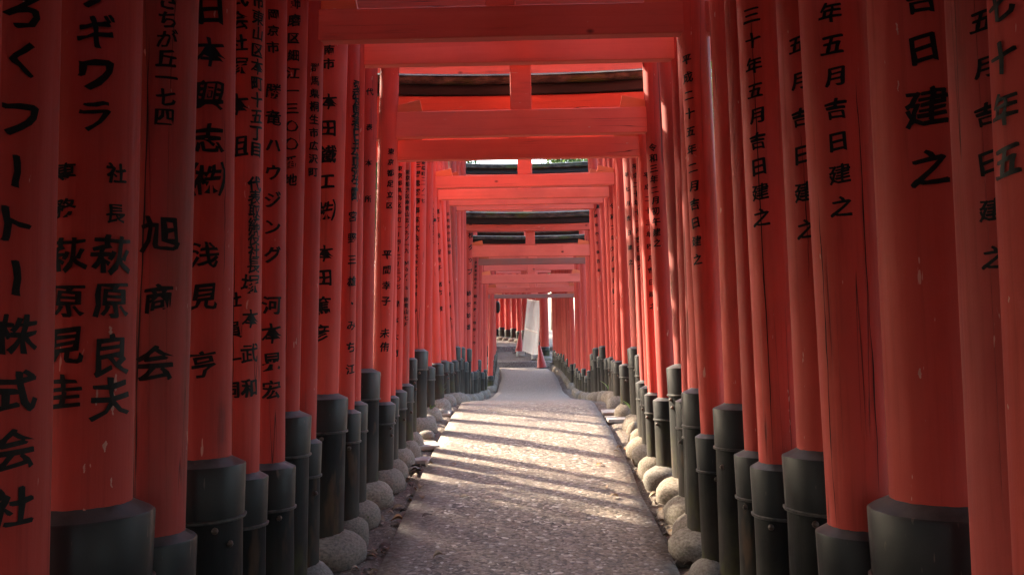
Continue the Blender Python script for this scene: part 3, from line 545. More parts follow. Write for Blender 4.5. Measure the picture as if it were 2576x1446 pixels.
TEXTS = {'g0L': [('くフ', -0.748, 2.02, 1.893, 0.0784), ('ー', -0.814, 1.778, 1.778, 0.0771), ('トー', -0.77, 1.67, 1.554, 0.0779), ('ろ', -0.741, 2.127, 2.127, 0.0786), ('株式会社', -0.719, 1.439, 1.086, 0.0831)],
 'g1L': [('プギワラ', -1.028, 2.28, 1.956, 0.0883), ('社\u3000長', -0.569, 1.813, 1.71, 0.0488), ('萩原', -0.601, 1.603, 1.489, 0.0957), ('良夫', -0.556, 1.35, 1.24, 0.0983), ('専\u3000務', -1.532, 1.807, 1.716, 0.0464), ('萩原見圭', -1.467, 1.599, 1.259, 0.0854)],
 'g2L': [('さちが丘一七四', -1.08, 2.352, 2.005, 0.0546), ('旭', -1.095, 1.661, 1.661, 0.0968), ('商', -1.117, 1.473, 1.473, 0.0819), ('会', -1.15, 1.287, 1.287, 0.1017)],
 'g3L': [('日本興志', -1.069, 2.445, 1.995, 0.0939), ('㈱', -1.077, 1.855, 1.855, 0.1194), ('浅見', -1.143, 1.598, 1.458, 0.0875), ('亨', -1.151, 1.232, 1.232, 0.0875)],
 'g4L': [('式会社塚', -1.38, 2.581, 2.316, 0.0662), ('本', -1.376, 2.168, 2.168, 0.0757), ('組', -1.378, 2.008, 2.008, 0.0788), ('社員一同', -1.417, 1.426, 1.092, 0.0572), ('市東山区本町十五丁目', -0.497, 2.583, 2.004, 0.058), ('代表取締役社長', -0.548, 1.87, 1.559, 0.0534),
         ('塚本武和', -0.666, 1.487, 1.097, 0.0713)],
 'g5L': [('岡京市', -1.071, 2.627, 2.483, 0.0473), ('勝竜ハウジング', -1.017, 2.295, 1.599, 0.0639), ('河本晃宏', -1.043, 1.388, 1.038, 0.0758)],
 'g6L': [('飾磨区細江一三〇〇番地', -1.169, 2.777, 1.942, 0.0544)],
 'g7L': [('群馬県桐生市広沢町', -0.891, 2.527, 2.005, 0.0455)],
 'g8L': [('南市', -1.492, 2.708, 2.631, 0.0568), ('本田鐵工', -1.418, 2.423, 1.989, 0.0867), ('㈱', -1.487, 1.828, 1.828, 0.1137), ('本田', -1.418, 1.599, 1.469, 0.0911), ('篤彦', -1.535, 1.316, 1.173, 0.0927)],
 'g9L': [('愛知県春日井市弥生町', -0.35, 2.571, 1.94, 0.0781), ('宮野三雄・みち江', -0.754, 1.813, 0.943, 0.0588)],
 'g11L': [('代表本所', -1.11, 2.676, 1.957, 0.0436)],
 'g12L': [('東京都足立区', -1.044, 2.307, 1.928, 0.0443), ('平間幸子', -1.154, 1.586, 1.264, 0.06), ('未侑', -1.18, 1.042, 0.949, 0.0625)],
 'g14L': [('東京都葛飾区金町一ー四ー二ー三〇七', -1.264, 2.248, 1.339, 0.0403), ('岡本大門', -1.468, 1.202, 0.83, 0.0521)],
 'g15L': [("東京都港区南青山五ノ九ノ一九\u3000Ｍａｒ'ｓ\u3000南青山七Ｆ", -0.994, 2.249, 1.028, 0.0386)],
 'g16L': [('三陽電機商事株式会社', -1.6, 2.424, 1.661, 0.0591), ('代表取締役', -1.61, 1.576, 1.357, 0.037), ('中野\u3000守', -1.662, 1.295, 1.074, 0.0523), ('新橋町二一ノ一七', -0.865, 2.446, 2.093, 0.0392)],
 'g18L': [('愛媛県不和気市御所町四ノ二一', -1.445, 2.321, 1.797, 0.0345)],
 'g19L': [('緒方\u3000銀・智恵子\u3000緒方\u3000雅', -1.488, 2.207, 1.082, 0.0594)],
 'g21L': [('浜松市中区領家', -1.069, 2.419, 1.919, 0.045), ('永井孝子', -1.711, 1.537, 1.055, 0.0527)],
 'g24L': [('京都', -1.037, 2.992, 2.819, 0.0634), ('株タップ', -0.855, 2.629, 2.05, 0.0947), ('砂塚幹雄', -1.149, 1.701, 1.166, 0.0805)],
 'g25L': [('東京都世田谷区', -1.448, 2.393, 1.953, 0.0417), ('相馬敦・理絵・玲', -1.439, 1.8, 0.99, 0.0556)],
 'g-1R': [('七十年五', -2.945, 2.022, 1.744, 0.0594)],
 'g0R': [('年五月吉日建之', -2.411, 2.15, 1.563, 0.0457)],
 'g1R': [('年吉日', -1.923, 2.326, 2.076, 0.0692), ('建之', -1.914, 1.928, 1.776, 0.0909)],
 'g2R': [('年五月吉日建之', -2.012, 2.274, 1.704, 0.0584)],
 'g3R': [('五月吉日建之', -2.254, 2.285, 1.652, 0.0624)],
 'g4R': [('三十年五月吉日建之', -2.223, 2.483, 1.706, 0.0612)],
 'g7R': [('平成二十五年二月吉日建之', -2.394, 2.532, 1.543, 0.0503)],
 'g12R': [('令和三年二月初午建之', -2.084, 2.301, 1.635, 0.0531)],
 'g13R': [('平成二十三年四月吉日建之', -1.518, 2.133, 1.182, 0.0413)],
 'g15R': [('平成二十年十一月吉日建之', -1.833, 2.259, 1.451, 0.0448)],
 'g16R': [('年七月吉日建之', -2.351, 2.3, 1.492, 0.0459)],
 'g18R': [('平成二十年四月吉日建之', -1.171, 2.306, 1.548, 0.0592)],
 'g19R': [('令和二年九月吉日建之', -1.853, 2.231, 1.132, 0.0603)],
 'g22R': [('御鎮座壱千参百年', -2.064, 2.607, 1.737, 0.047)],
 'g24R': [('二年七月吉日建之', -1.793, 2.906, 2.093, 0.051)],
 'g25R': [('平成二十五年三月吉日建之', -1.846, 1.943, 1.098, 0.0497)],
 'g27R': [('平成二十六年十一月吉日建之', -1.604, 2.016, 1.195, 0.0526)]}
LABELS = ['unseen red gate added to shade the front, first from the rear', 'unseen red gate added to shade the front, second from the rear', 'unseen red gate added to shade the front, third from the rear',
 'unseen red gate added to shade the front, fourth from the rear', 'unseen red gate added to shade the front, fifth from the rear', 'unseen red gate added to shade the front, sixth from the rear',
 'unseen red gate added to shade the front, seventh from the rear', 'unseen red gate added to shade the front, eighth from the rear', 'unseen red gate added to shade the front, ninth from the rear',
 'unseen red gate added to shade the front, tenth from the rear', 'unseen red gate added to shade the front, eleventh from the rear', 'unseen red gate added to shade the front, twelfth from the rear',
 'unseen red gate added to shade the front, thirteenth from the rear', 'unseen red gate added to shade the front, fourteenth from the rear', 'nearest gate at the right edge, its right pillar cut off by the frame and lettered',
 'nearest gate at the left edge, its left pillar with huge katakana cut by the frame', 'gate with the thickest pillars, left one with two names and pale paint chips', 'slim gate with dark stained left pillar reading 旭商会 and small black boots',
 'thick gate whose left pillar reads 日本興志 above a wide black boot', 'gate with a wide and a narrow text column at left, cracked pillar at right', 'gate whose left pillar reads ハウジング in bold katakana', 'gate with tall black boots, its left pillar ending in 番地',
 'gate with the topmost beam in view, its right pillar dated 平成二十五年二月', 'gate with a broad tall boot at left and bold 本田 lettering', 'slim gate with a thin vertical column starting 愛知県 on its left pillar',
 'gate whose wide beam is the second from the top of the photo', 'gate with the tallest boots behind the second beam, mossy right boot', 'gate with center strut and two wedges in full view under the mossy black roof board',
 'gate carrying the mossy black roof board, right pillar dated 平成二十三年', 'gate whose left pillar reads 岡本大門 low down', 'gate with dim right pillar dated 平成二十年十一月, before the bright gap', 'thin gate with slender half hidden boots just before the bright gap',
 'broad gate after the bright gap with 三陽電機 on the left and tall thick boots', 'slim gate right behind the broad one past the bright gap', 'gate with orange wedges in a pale slot, right pillar dated 平成二十年四月',
 'gate directly under the pale slot, right pillar dated 令和二年九月', 'slim gate hidden between the two plain stacked beams in mid tunnel', 'gate with the lower of the two plain stacked beams, 永井孝子 on the left pillar',
 'gate with the dark beam just above the far black roof board', 'slim red gate deep in the straight tunnel, the twenty-sixth counting from the viewer', 'gate with tall boots beside the paired dark posts in mid tunnel',
 'slim red gate deep in the straight tunnel, the twenty-eighth counting from the viewer', 'gate with the farther black roof board, タップ on its left pillar', 'slim red gate deep in the straight tunnel, the thirtieth counting from the viewer',
 'gate with the brownish bare beam beneath the farther roof board', 'slim red gate deep in the straight tunnel, the thirty-second counting from the viewer', 'gate framing a small orange slot with narrow strut low in the tunnel',
 'slim red gate deep in the straight tunnel, the thirty-fourth counting from the viewer', 'slim red gate deep in the straight tunnel, the thirty-fifth counting from the viewer', 'gate with the last beam showing a strut above the white board',
 'gate with the lowest darkest beam directly above the white board', 'slim red gate deep in the straight tunnel, the thirty-eighth counting from the viewer', 'slim red gate deep in the straight tunnel, the thirty-ninth counting from the viewer',
 'slim red gate deep in the straight tunnel, the fortieth counting from the viewer', 'slim red gate deep in the straight tunnel, the forty-first counting from the viewer', 'slim red gate deep in the straight tunnel, the forty-second counting from the viewer',
 'slim red gate deep in the straight tunnel, the forty-third counting from the viewer', 'slim red gate deep in the straight tunnel, the forty-fourth counting from the viewer',
 'slim red gate deep in the straight tunnel, the forty-fifth counting from the viewer', 'slim red gate deep in the straight tunnel, the forty-sixth counting from the viewer',
 'slim red gate deep in the straight tunnel, the forty-seventh counting from the viewer', 'slim red gate deep in the straight tunnel, the forty-eighth counting from the viewer',
 'slim red gate deep in the straight tunnel, the forty-ninth counting from the viewer', 'slim red gate deep in the straight tunnel, the fiftieth counting from the viewer', 'slim red gate deep in the straight tunnel, the fifty-first counting from the viewer',
 'slim red gate deep in the straight tunnel, the fifty-second counting from the viewer', 'broad red gate on the bend past the white board, first along the curve', 'broad red gate on the bend past the white board, second along the curve',
 'broad red gate on the bend past the white board, third along the curve', 'broad red gate on the bend past the white board, fourth along the curve', 'broad red gate on the bend past the white board, fifth along the curve',
 'broad red gate on the bend past the white board, sixth along the curve', 'broad red gate on the bend past the white board, seventh along the curve', 'broad red gate on the bend past the white board, eighth along the curve',
 'broad red gate on the bend past the white board, ninth along the curve', 'broad red gate on the bend past the white board, tenth along the curve', 'broad red gate on the bend past the white board, eleventh along the curve',
 'broad red gate on the bend past the white board, twelfth along the curve', 'broad red gate on the bend past the white board, thirteenth along the curve']
rnd = random.Random(11)
def stone_mesh(seed, sub=3):
    bm = bmesh.new(); bmesh.ops.create_icosphere(bm, subdivisions=sub, radius=1.0)
    for v in bm.verts:
        d = v.co.copy(); k = 1 + .10 * mn.noise(d * 1.4 + Vector((seed * 7.3, 0, 0))) + .03 * mn.noise(d * 4 + Vector((seed, 2, 0)))
        p = d * k; p.z = math.copysign(abs(p.z) ** .8, p.z); v.co = p
    me = bpy.data.meshes.new('stone'); bm.to_mesh(me); bm.free()
    for p in me.polygons: p.use_smooth = True
    return me
STONES = [stone_mesh(i) for i in range(9)]
for s_ in STONES: s_.materials.append(M_STONE)
NAIL = lathe([(.012, 0, 0, 0), (.0115, .004, 0, 0), (.007, .010, 0, 0), (.001, .0125, 0, 0)], 8, closed_bot=True, name='nail'); NAIL.materials.append(M_NAIL)

def gate(idx, G):
    """G: dict name,y,r,rb,L=(x,slope),R=(x,slope),th (height of boots), nuki=(z0,z1), shi=(z0,z1), kas=(z0,z1), rot, style"""
    y = G['y']; th = R(G.get('rot', 0)); gl = G.get('gz', gz(y)); ct, st = math.cos(th), math.sin(th)
    xl, sl_ = G['L']; xr, sr = G['R']; cx = (xl + xr) / 2
    root = bpy.data.objects.new('torii_gate', None); COL.objects.link(root)
    root.location = (cx, y, gl) if 'c' not in G else (*G['c'], gl); root.rotation_euler = (0, 0, th)
    tag(root, G['label'], 'torii gate', 'vermilion torii gates lining the path')
    r, rb = G['r'], G['rb']; n0, n1 = [z - gl for z in G['nuki']]; s0, s1 = [z - gl for z in G['shi']]; k0, k1 = [z - gl for z in G['kas']]
    small = y > 12
    for side, X, slp, hb in (('L', xl - cx, sl_, G['tL']), ('R', xr - cx, sr, G['tR'])):
        ly = rnd.uniform(-.008, .008)
        p1, p2 = rnd.random() * 6, rnd.random() * 6; am = rnd.uniform(.003, .009)
        prof = lambda a, z: am * math.sin(3 * a + p1 + z * .2) + am * .7 * math.sin(5 * a + p2) + .002 * math.sin(11 * a + p1 * 3)
        ax = lambda z: (X + slp * z, ly * z)
        zs = [.06 + (s0 - .06) * i / 9 for i in range(10)]
        seg = 24 if small else 44
        me = lathe([(r * (1.0 - .018 * (z / 3)), z, *ax(z)) for z in zs], seg, prof, True, True, name='pillar')
        pil = link('pillar', me, root, mat=M_STAINED if G['name'] + side in ('g2L', 'g0R', 'g11R', 'g15L', 'g15R', 'g16R', 'g22L', 'g9R') else M_PILLAR)
        lettering(TEXTS.get(G['name'] + side, []), r * .985, ax, pil)
        for q_, (kind_, phi_, za, zb_, w_) in enumerate(MARKS.get(G['name'] + side, [])):
            strip('crack' if kind_ == 'c' else 'paint_chip', r * .985, ax, pil, M_CRACK if kind_ == 'c' else M_CHIP, phi_, za, zb_, w_, idx * 3.1 + q_ * 1.7, 40 if kind_ == 'c' else 12, .10 if kind_ == 'c' else .03, .5)
        # boot: polygonal sleeve, its sloping sheet-metal cap, a seam band and nails
        bs = 12 if small else 16
        capd = min(.17, hb * .22); zc = hb - .008 - .30 * (rb - r)
        ro = rb * .955
        c0, c1 = ax(.07), ax(hb)
        def cc(z): t = (z - .07) / (hb - .07); return c0[0] + (c1[0] - c0[0]) * t, c0[1] + (c1[1] - c0[1]) * t
        wob = lambda a, z: .012 * math.sin(3 * a + p1)
        boot = link('pillar_boot', lathe([(ro * 1.01, .07, *cc(.07)), (ro, .30, *cc(.30)), (ro * .985, zc - capd + .02, *cc(zc - capd))], bs, wob, True, True, name='boot'), root, mat=M_BOOT)
        capm = lathe([(rb * .975, zc - capd, *cc(zc - capd)), (rb, zc - .002, *cc(zc)), (rb * .985, zc + .004, *cc(zc)), (r * 1.05, hb + .002, *cc(hb)), (r * 1.0, hb + .006, *cc(hb))], bs, wob, name='cap')
        link('metal_cap', capm, boot, mat=M_CAP)
        zb = zc - capd
        link('seam_band', lathe([(rb * .985, zb - .008, *cc(zb)), (rb * 1.012 + .002, zb - .005, *cc(zb)), (rb * 1.012 + .002, zb + .002, *cc(zb)), (rb * .985, zb + .005, *cc(zb))], bs, wob, name='band'), boot, mat=M_SEAM)
        if y < 12:
            for k in range(rnd.randrange(0, 3)):
                a = -math.pi / 2 + (1 if side == 'L' else -1) * rnd.uniform(.1, 1.2) if k == 0 else (0 if side == 'L' else math.pi) - (.5 if side == 'L' else -.5)
                q = cc(zb - .03 - .03 * k)
                zz = zb - .03 - .05 * k
                link('nail', NAIL, boot, (q[0] + (ro + .001) * math.cos(a), q[1] + (ro + .001) * math.sin(a), zz), (0, R(90), a))
        # stone
        q = cc(.07); inw = 1 if side == 'L' else -1
        s = rb * rnd.uniform(1.30, 1.56) + .012
        so_ = link('foundation_stone', STONES[rnd.randrange(9)], root, (q[0] + inw * rb * .22, q[1] - rb * .10, .0), (0, 0, rnd.random() * 6))
        so_.scale = (s, s * rnd.uniform(.92, 1.08), .125 + .12 * (rb - .08))
        if y < 9 and rnd.random() < .0: pass
    # beams
    axl = lambda z: xl - cx + sl_ * z
    axr = lambda z: xr - cx + sr * z
    tilt = G.get('tilt', rnd.uniform(-.004, .004))
    td = G.get('td', .035)
    def beam(name, x0, x1, d0, d1, z0, z1, mat, parent=root, bev=.005, curve=0.0):
        nseg = 10 if curve else 1
        v = []; 
        bm = bmesh.new(); rows = []
        for i in range(nseg + 1):
            t = i / nseg; x = x0 + (x1 - x0) * t; c = curve * (2 * t - 1) ** 2
            rows.append([bm.verts.new((x, yy, zz + c)) for yy, zz in ((d0, z0), (d1, z0), (d1, z1), (d0, z1))])
        for a, b in zip(rows, rows[1:]):
            for k in range(4): bm.faces.new((a[k], a[(k + 1) % 4], b[(k + 1) % 4], b[k]))
        bm.faces.new(rows[0][::-1]); bm.faces.new(rows[-1])
        bmesh.ops.recalc_face_normals(bm, faces=bm.faces)
        eds = [e for e in bm.edges if e.calc_face_angle(0) > .5]
        bmesh.ops.bevel(bm, geom=eds, offset=bev, segments=1, affect='EDGES')
        me = bpy.data.meshes.new(name); bm.to_mesh(me); bm.free()
        zm = (z0 + z1) / 2
        o = link(name, me, parent, (0, 0, zm) if parent is root else (0, 0, 0), mat=mat)
        if parent is root:
            me.transform(Matrix.Translation((0, 0, -zm)))
            o.rotation_euler = (0, -math.atan(tilt), 0)
        return o
    xi0, xi1 = axl(n0), axr(n0)
    nm = M_RAW if G.get('style') == 'raw' else M_BEAM
    beam('tie_beam', xi0 - r - .16, xi1 + r + .16, -td, td, n0, n1, nm)
    mid = (xi0 + xi1) / 2 + G.get('so', 0)
    sw = G.get('sw', .075)
    beam('center_strut', mid - sw, mid + sw, -.022, .022, n1 + .001, s0 - .001, M_BEAM)
    o = beam('under_lintel', axl(s0) - r - .24, axr(s0) + r + .24, -min(.07, r * .8), min(.07, r * .8), s0, s1, M_BEAM, curve=.02)
    kb = beam('top_lintel', axl(s0) - r - .36, axr(s0) + r + .36, -min(r, .085) - .008, min(r, .085) + .008, k0, k0 + (k1 - k0) * .52, M_KASAGI, curve=.045)
    kw = (k1 - k0) * .48
    zz = k0 + (k1 - k0) * .52
    me_k = prism('cap_board', [(0, 0), (1, 0), (1, 1), (0, 1)], 0, 1, 0)
    # cap board: tilted faces meeting in a ridge
    xs0, xs1 = axl(s0) - r - .41, axr(s0) + r + .41
    v = []; f = []
    d_ = min(r, .085) + (.075 if y < 3.2 else .04 if y > 8.6 else 0)  # front and far boards widened to cut light from above
    prof_ = [(-d_ - .034, .0), (-d_ - .042, kw * .18), (-d_ - .022, kw * .24), (-d_ - .018, kw * .78), (-d_ - .030, kw * .86), (0, kw * 1.4), (d_ + .030, kw * .86), (d_ + .042, kw * .18), (d_ + .034, 0)]
    for i in range(11):
        t = i / 10; x = xs0 + (xs1 - xs0) * t; c = .045 * (2 * t - 1) ** 2
        for yy, z_ in prof_: v.append((x, yy, z_ + c))
    P = len(prof_)
    for i in range(10):
        for k in range(P): f.append((i * P + k, i * P + (k + 1) % P, (i + 1) * P + (k + 1) % P, (i + 1) * P + k))
    f.append(tuple(range(P))[::-1]); f.append(tuple(10 * P + k for k in range(P)))
    bpy.data.meshes.remove(me_k)
    zm = (k0 + k0 + (k1 - k0) * .52) / 2
    link('cap_board', mesh('cap_board', v, f), kb, (0, 0, (zz - zm) + .002), mat=M_MOSS)
    # wedges above the tie beam, at the inner side of each pillar
    for sgn, xw in ((1, xi0 + r), (-1, xi1 - r)):
        L1 = G.get('wl', .19)
        pts = [(0, 0), (L1, 0), (L1 - .018, .085), (0, .048)] if sgn > 0 else [(-L1, 0), (0, 0), (0, .048), (-L1 + .018, .085)]
        if sgn < 0: pts = [(-L1, 0), (0, 0), (0, .048), (-L1 + .018, .085)]
        link('wedge', prism('wedge', pts, -.024, .024, .002), root, (xw - sgn * .012, 0, n1 + .0015 + (xw) * tilt), mat=M_WEDGE)
    return root
for i, G in enumerate(GATES):
    G['label'] = LABELS[i]; gate(i, G)

# ------------------------------------------------------------------ loose stones, slabs, plants, leaves
def stone(name, x, y, s, h, label, seed, group=None, mat=None):
    o = link(name, STONES[seed % 9], None, (x, y, gz(y) - .02), (0, 0, seed * 1.7)); o.scale = (s, s * .85, h)
    return tag(o, label, 'stone', group)
for i, (x, y, s, h) in enumerate([(-.93, 7.05, .07, .05), (-.86, 6.55, .05, .03), (-.90, 7.75, .08, .06), (-.97, 8.5, .09, .09), (-.9, 9.1, .07, .07), (.90, 7.45, .08, .08), (.86, 7.1, .06, .045), (.93, 7.8, .07, .1), (.84, 6.7, .05, .03)]):
    stone('cobble', x, y, s, h, ('rounded cobble among the stones left of the path' if x < 0 else 'rounded cobble among the stones right of the path'), i * 3 + 1, 'loose cobbles left of the path' if x < 0 else 'loose cobbles right of the path')
def slab(x, y, w, d, rot, label):
    me = prism('slab', [(-w / 2, 0), (w / 2, 0), (w / 2, .035), (-w / 2, .035)], -d / 2, d / 2, .006)
    return tag(link('paving_slab', me, None, (x, y, gz(y) - .035), (R(1), R(-1), rot), mat=M_SLAB), label, 'slab')
slab(-.90, 9.25, .17, .42, .05, 'flat pale slab beside the path at left, by the small weed')
slab(-.86, 7.35, .20, .30, .2, 'low pale slab sunk in the soil at the left edge of the path')
slab(-.84, 6.85, .16, .2, -.1, 'smallest low slab at the left path edge, nearest the viewer')
slab(.88, 8.65, .24, .34, .02, 'square pale slab at the right edge of the path, nearer of the pair')
slab(.88, 9.15, .24, .36, -.03, 'square pale slab at the right edge of the path, farther of the pair')
def weed(x, y, n, h, label, seed, z=0):
    rs = random.Random(seed); root = bpy.data.objects.new('weed', None); COL.objects.link(root); root.location = (x, y, gz(y) - .02 + z)
    tag(root, label, 'plant')
    for k in range(n):
        a = rs.random() * 6.28; l = h * rs.uniform(.6, 1.1); w = rs.uniform(.006, .014); v = []; f = []; o = rs.uniform(.3, .9)
        for j in range(6):
            t = j / 5; rr = l * o * t * t; zz = l * (t - .35 * t * t * o); ww = w * math.sin(math.pi * min(1, t * .9 + .1))
            v += [(rr * math.cos(a) - ww * math.sin(a), rr * math.sin(a) + ww * math.cos(a), zz), (rr * math.cos(a) + ww * math.sin(a), rr * math.sin(a) - ww * math.cos(a), zz + ww * .3)]
        for j in range(5): f.append((2 * j, 2 * j + 1, 2 * j + 3, 2 * j + 2))
        link('leaf', mesh('leaf', v, f, True), root, mat=M_WEED)
weed(-1.0, 8.75, 14, .22, 'bright green weed between stones left of the path', 1)
weed(-1.02, 9.9, 9, .30, 'thin straggly weed growing against black boots at left', 2)
weed(-1.02, 6.05, 6, .09, 'tiny weed sprouting behind a stone left of the path', 3, .08)
weed(-.96, 5.2, 7, .07, 'small tuft growing at the foot of a left stone near the front', 4, .02)
weed(.98, 8.35, 8, .24, 'thin stemmed weed on the right stones with small leaves', 5, .08)
weed(1.0, 10.9, 6, .22, 'yellow green sprig against the tall black boots at right', 6, .1)

def leaf_mesh(seed):
    rs = random.Random(seed); n = 6; v = []; f = []; curl = rs.uniform(.3, 1.3); tw = rs.uniform(-.6, .6)
    for i in range(n + 1):
        t = i / n; w = .42 * math.sin(math.pi * (.04 + .92 * t)) ** .8
        zc = .16 * math.sin(math.pi * t) * curl
        for s in (-1, 0, 1):
            v.append((t - .5, s * w * .8, zc + abs(s) * w * .55 * curl + tw * s * w * (t - .5)))
    for i in range(n):
        for s in range(2): f.append((i * 3 + s, i * 3 + s + 1, i * 3 + s + 4, i * 3 + s + 3))
    v.append((-.75, 0, .02)); f.append((0, 1, len(v) - 1)); f.append((1, 2, len(v) - 1))
    return mesh('leaf', v, f, True)
LM = [leaf_mesh(i) for i in range(8)]
names = ['brown', 'pale tan', 'dark', 'orange']
LMM = {}
for i in range(8):
    for k in range(4):
        m2 = LM[i].copy(); m2.materials.append(M_DRY[k]); LMM[i, k] = m2
rl = random.Random(5)
spots = []
for _ in range(58): spots.append((-1, rl.uniform(3.9, 6.9)))
for _ in range(62): spots.append((1, rl.uniform(3.9, 7.2)))
for sgn, y in spots:
    q = rl.random()
    x = sgn * (.76 + .15 * q) + (rl.gauss(0, .03))
    if rl.random() < .10: x = sgn * rl.uniform(.45, .75)
    k = rl.choices([0, 1, 2, 3], [5, 4, 5, .5])[0]; s = rl.uniform(.034, .078)
    zz = (gz(y) + .008 if abs(x) < .75 else gz(y) - .026)
    o = link('fallen_leaf', LMM[rl.randrange(8), k], None, (x, y, zz + .002), (rl.uniform(-.25, .25), rl.uniform(-.25, .25), rl.random() * 6.28)); o.scale = (s, s, s)
    sd = 'left' if sgn < 0 else 'right'
    tag(o, '%s dry leaf lying along the %s edge of the path' % (names[k], sd), 'leaf', '%s fallen leaves at the %s' % (names[k], sd))
x, y = -.80, 5.35
o = link('fallen_leaf', LMM[2, 3], None, (x, y, gz(y) - .02), (.1, .1, .4)); o.scale = (.075,) * 3
tag(o, 'largest leaf, orange brown, lying on the soil left of the path', 'leaf')
o = link('fallen_leaf', LMM[4, 1], None, (-.42, 5.75, gz(5.75) + .01), (.1, .0, .2)); o.scale = (.06,) * 3
tag(o, 'pale curled leaf alone on the left part of the path', 'leaf')

# ------------------------------------------------------------------ board, cones, blocks
def seg_box(p, q, t, name, parent, mat, depth=.03):
    """bar from p to q"""
    p, q = Vector(p), Vector(q); d = q - p; L = d.length
    me = prism(name, [(0, -t / 2), (L, -t / 2), (L, t / 2), (0, t / 2)], -depth / 2, depth / 2, .003)
    o = link(name, me, parent, p, mat=mat); o.rotation_euler = d.to_track_quat('X', 'Z').to_euler(); return o
BL, BR, TR, TL = Vector((-.17, 30.2, 1.37)), Vector((.33, 29.2, 1.16)), Vector((.48, 29.2, 3.0)), Vector((.03, 30.2, 3.13))
bo = bpy.data.objects.new('sign_board', None); COL.objects.link(bo); bo.location = (.08, 29.7, gz(29.7))
tag(bo, 'tall white weathered board leaning by the bend at the end of the path', 'board')
def quad_panel(name, a, b, c, d, mat, t=.02):
    nrm = (b - a).cross(d - a).normalized() * t
    pts = [a, b, c, d, a + nrm, b + nrm, c + nrm, d + nrm]; o0 = Vector(bo.location)
    me = mesh(name, [tuple(p - o0) for p in pts], [(0, 1, 2, 3), (7, 6, 5, 4), (0, 4, 5, 1), (1, 5, 6, 2), (2, 6, 7, 3), (3, 7, 4, 0)])
    return link(name, me, bo, mat=mat)
lp = lambda a, b, t: a + (b - a) * t
s0_ = .42
quad_panel('lower_panel', BL, BR, lp(BR, TR, .405), lp(BL, TL, .405), M_PANEL)
quad_panel('upper_panel', lp(BL, TL, .43), lp(BR, TR, .43), lp(BR, TR, .975), lp(BL, TL, .975), M_PANEL)
o0 = Vector(bo.location)
for a, b in ((BL - (TL - BL) * .03, TL), (BR - (TR - BR) * .05, TR)): seg_box(a - o0 + Vector((0, -.03, 0)), b - o0 + Vector((0, -.03, 0)), .035, 'frame_post', bo, M_ALU)
for t in (.0, .418, .985): seg_box(lp(BL, TL, t) - o0 + Vector((0, -.03, 0)), lp(BR, TR, t) - o0 + Vector((0, -.03, 0)), .03, 'frame_rail', bo, M_ALU)
for (x, y, z, lab) in ((-.24, 30.15, 1.24, 'square concrete block under the left foot of the white board'), (.27, 29.1, 1.0, 'square concrete block under the right foot of the white board')):
    zz = gz(y)
    tag(link('concrete_block', box('block', -.13, .13, -.11, .11, 0, .17, .012), None, (x, y, zz - .03), (0, 0, .3), mat=M_CONC), lab, 'block')
def cone(x, y, h, lean, label):
    root = bpy.data.objects.new('traffic_cone', None); COL.objects.link(root); root.location = (x, y, gz(y) - .005); root.rotation_euler = (0, lean, .3)
    tag(root, label, 'traffic cone')
    link('cone_body', lathe([(.155, .035, 0, 0), (.148, .06, 0, 0), (.035, h - .03, 0, 0), (.028, h - .006, 0, 0), (.012, h, 0, 0)], 24, closed_top=True, name='cone'), root, mat=M_CONE)
    link('base_plate', box('plate', -.2, .2, -.2, .2, 0, .034, .01), root, mat=M_RUBBER)
cone(.44, 27.6, .74, -.10, 'red traffic cone in front of the white board, at right')
cone(-.30, 30.9, .76, .08, 'red traffic cone behind the left edge of the white board')
ln = bpy.data.objects.new('hanging_lantern', None); COL.objects.link(ln); ln.location = (-1.13, 33.4, 2.78)
tag(ln, 'dark hanging lantern glimpsed beyond the left gates', 'lantern')
link('lantern_body', lathe([(.04, 0, 0, 0), (.09, .06, 0, 0), (.11, .22, 0, 0), (.09, .40, 0, 0), (.04, .46, 0, 0)], 14, closed_top=True, closed_bot=True), ln, mat=M_CAP)
link('hanging_rod', lathe([(.01, .46, 0, 0), (.01, 1.2, 0, 0)], 6), ln, mat=M_CAP)

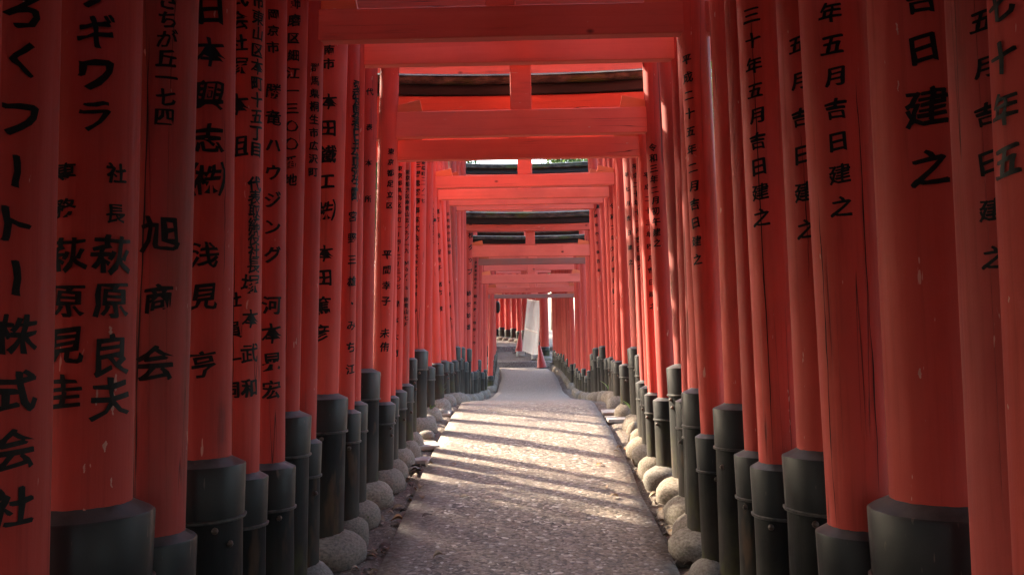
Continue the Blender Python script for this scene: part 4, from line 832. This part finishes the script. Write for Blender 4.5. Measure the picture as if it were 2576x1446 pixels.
# ------------------------------------------------------------------ trees outside the rows, many set unseen to block sun and sky
def tree_meshes(seed, dens=190):
    rs = random.Random(seed); H = 10.5
    v = []; f = []
    def limb(p, d, L, r0_, r1_, n=6, seg=9):
        pts = []; q = Vector(p); d = Vector(d).normalized()
        for i in range(n + 1):
            pts.append((q.copy(), r0_ + (r1_ - r0_) * i / n)); q += d * L / n; d = (d + Vector((rs.uniform(-.1, .1), rs.uniform(-.1, .1), .03))).normalized()
        b = len(v)
        for c, r_ in pts:
            for k in range(seg): a = 6.283 * k / seg; v.append((c.x + r_ * math.cos(a), c.y + r_ * math.sin(a), c.z))
        for i in range(n):
            for k in range(seg): f.append((b + i * seg + k, b + i * seg + (k + 1) % seg, b + (i + 1) * seg + (k + 1) % seg, b + (i + 1) * seg + k))
        return [p_[0] for p_ in pts]
    main = limb((0, 0, -.4), (rs.uniform(-.05, .05), rs.uniform(-.05, .05), 1), H, .24, .05, 12)
    tips = [main[-1], main[-2]]
    for k in range(20):
        b = main[3 + k % 9]; a = k * 2.4 + rs.random()
        tips += limb(b, (math.cos(a), math.sin(a), rs.uniform(.1, .5)), rs.uniform(1.0, 2.0), .07, .02, 5, 5)[2:]
    tr = mesh('trunk', v, f, True); v2 = []; f2 = []
    for t in tips:
        for _ in range(dens):
            c = t + Vector((rs.gauss(0, .36), rs.gauss(0, .36), rs.gauss(0, .34)))
            a = Vector((rs.uniform(-1, 1), rs.uniform(-1, 1), rs.uniform(-.5, .5))).normalized(); b = a.cross(Vector((rs.uniform(-1, 1), rs.uniform(-1, 1), rs.uniform(-1, 1)))).normalized()
            s = rs.uniform(.07, .13); n = len(v2)
            v2 += [tuple(c - a * s), tuple(c + b * s * .5), tuple(c + a * s), tuple(c - b * s * .5)]; f2.append((n, n + 1, n + 2, n + 3))
    cr = mesh('crown', v2, f2); return tr, cr
TM = [tree_meshes(i) for i in range(3)] + [tree_meshes(5, 17)]
for t_, c_ in TM: t_.materials.append(M_BARK); c_.materials.append(M_LEAF)
TREES = [(-8.6, 10.4), (-3.3, -2.6), (-3.2, .2), (-3.5, 2.6), (3.3, -2.4), (3.2, .4), (3.4, 3.0), (-8.4, 6.2), (-6.6, 34.6), (-9.4, 37.0), (-6.2, .6), (-6.0, 3.6), (-6.2, 6.4), (-6.5, 8.2), (-6.6, 15.7), (-6.9, 20.6), (-6.6, 24.4), (-7.0, 27.0), (-7.4, 30.6),  # front and left crowns placed to shade the tunnel, leaving a sun gap
         (-9.6, 1.0), (-9.8, 5.0), (-10.0, 8.0), (-10.0, 19.4), (-10.4, 21.0), (-10.6, 26.0), (-9.8, 31.5),
         (5.2, 1.6), (5.8, 6.4), (6.0, 17.0), (6.4, 22.4), (6.2, 28.0), (6.8, 34.0), (-3.4, 47.0), (1.5, 49.0), (-9, 43)]
for i, (x, y) in enumerate(TREES):
    root = bpy.data.objects.new('tree', None); COL.objects.link(root); root.location = (x, y, gz(min(y, 60)) + .1); root.rotation_euler = (0, 0, i * 1.9)
    if x < -5: root.scale = (1.12, 1.12, 1.3)  # left trees stretched taller to block more sun
    sd = 'left of' if x < -2 and y < 40 else 'right of' if x > 2 and y < 40 else 'beyond the end of'
    tag(root, 'leafy green tree set outside the gates as backdrop and shade, %s the path' % sd, 'tree', 'trees %s the gate tunnel' % sd)
    t_, c_ = TM[3 if (x, y) == (-11.6, 14.2) else i % 3]; link('trunk', t_, root); link('crown', c_, root)
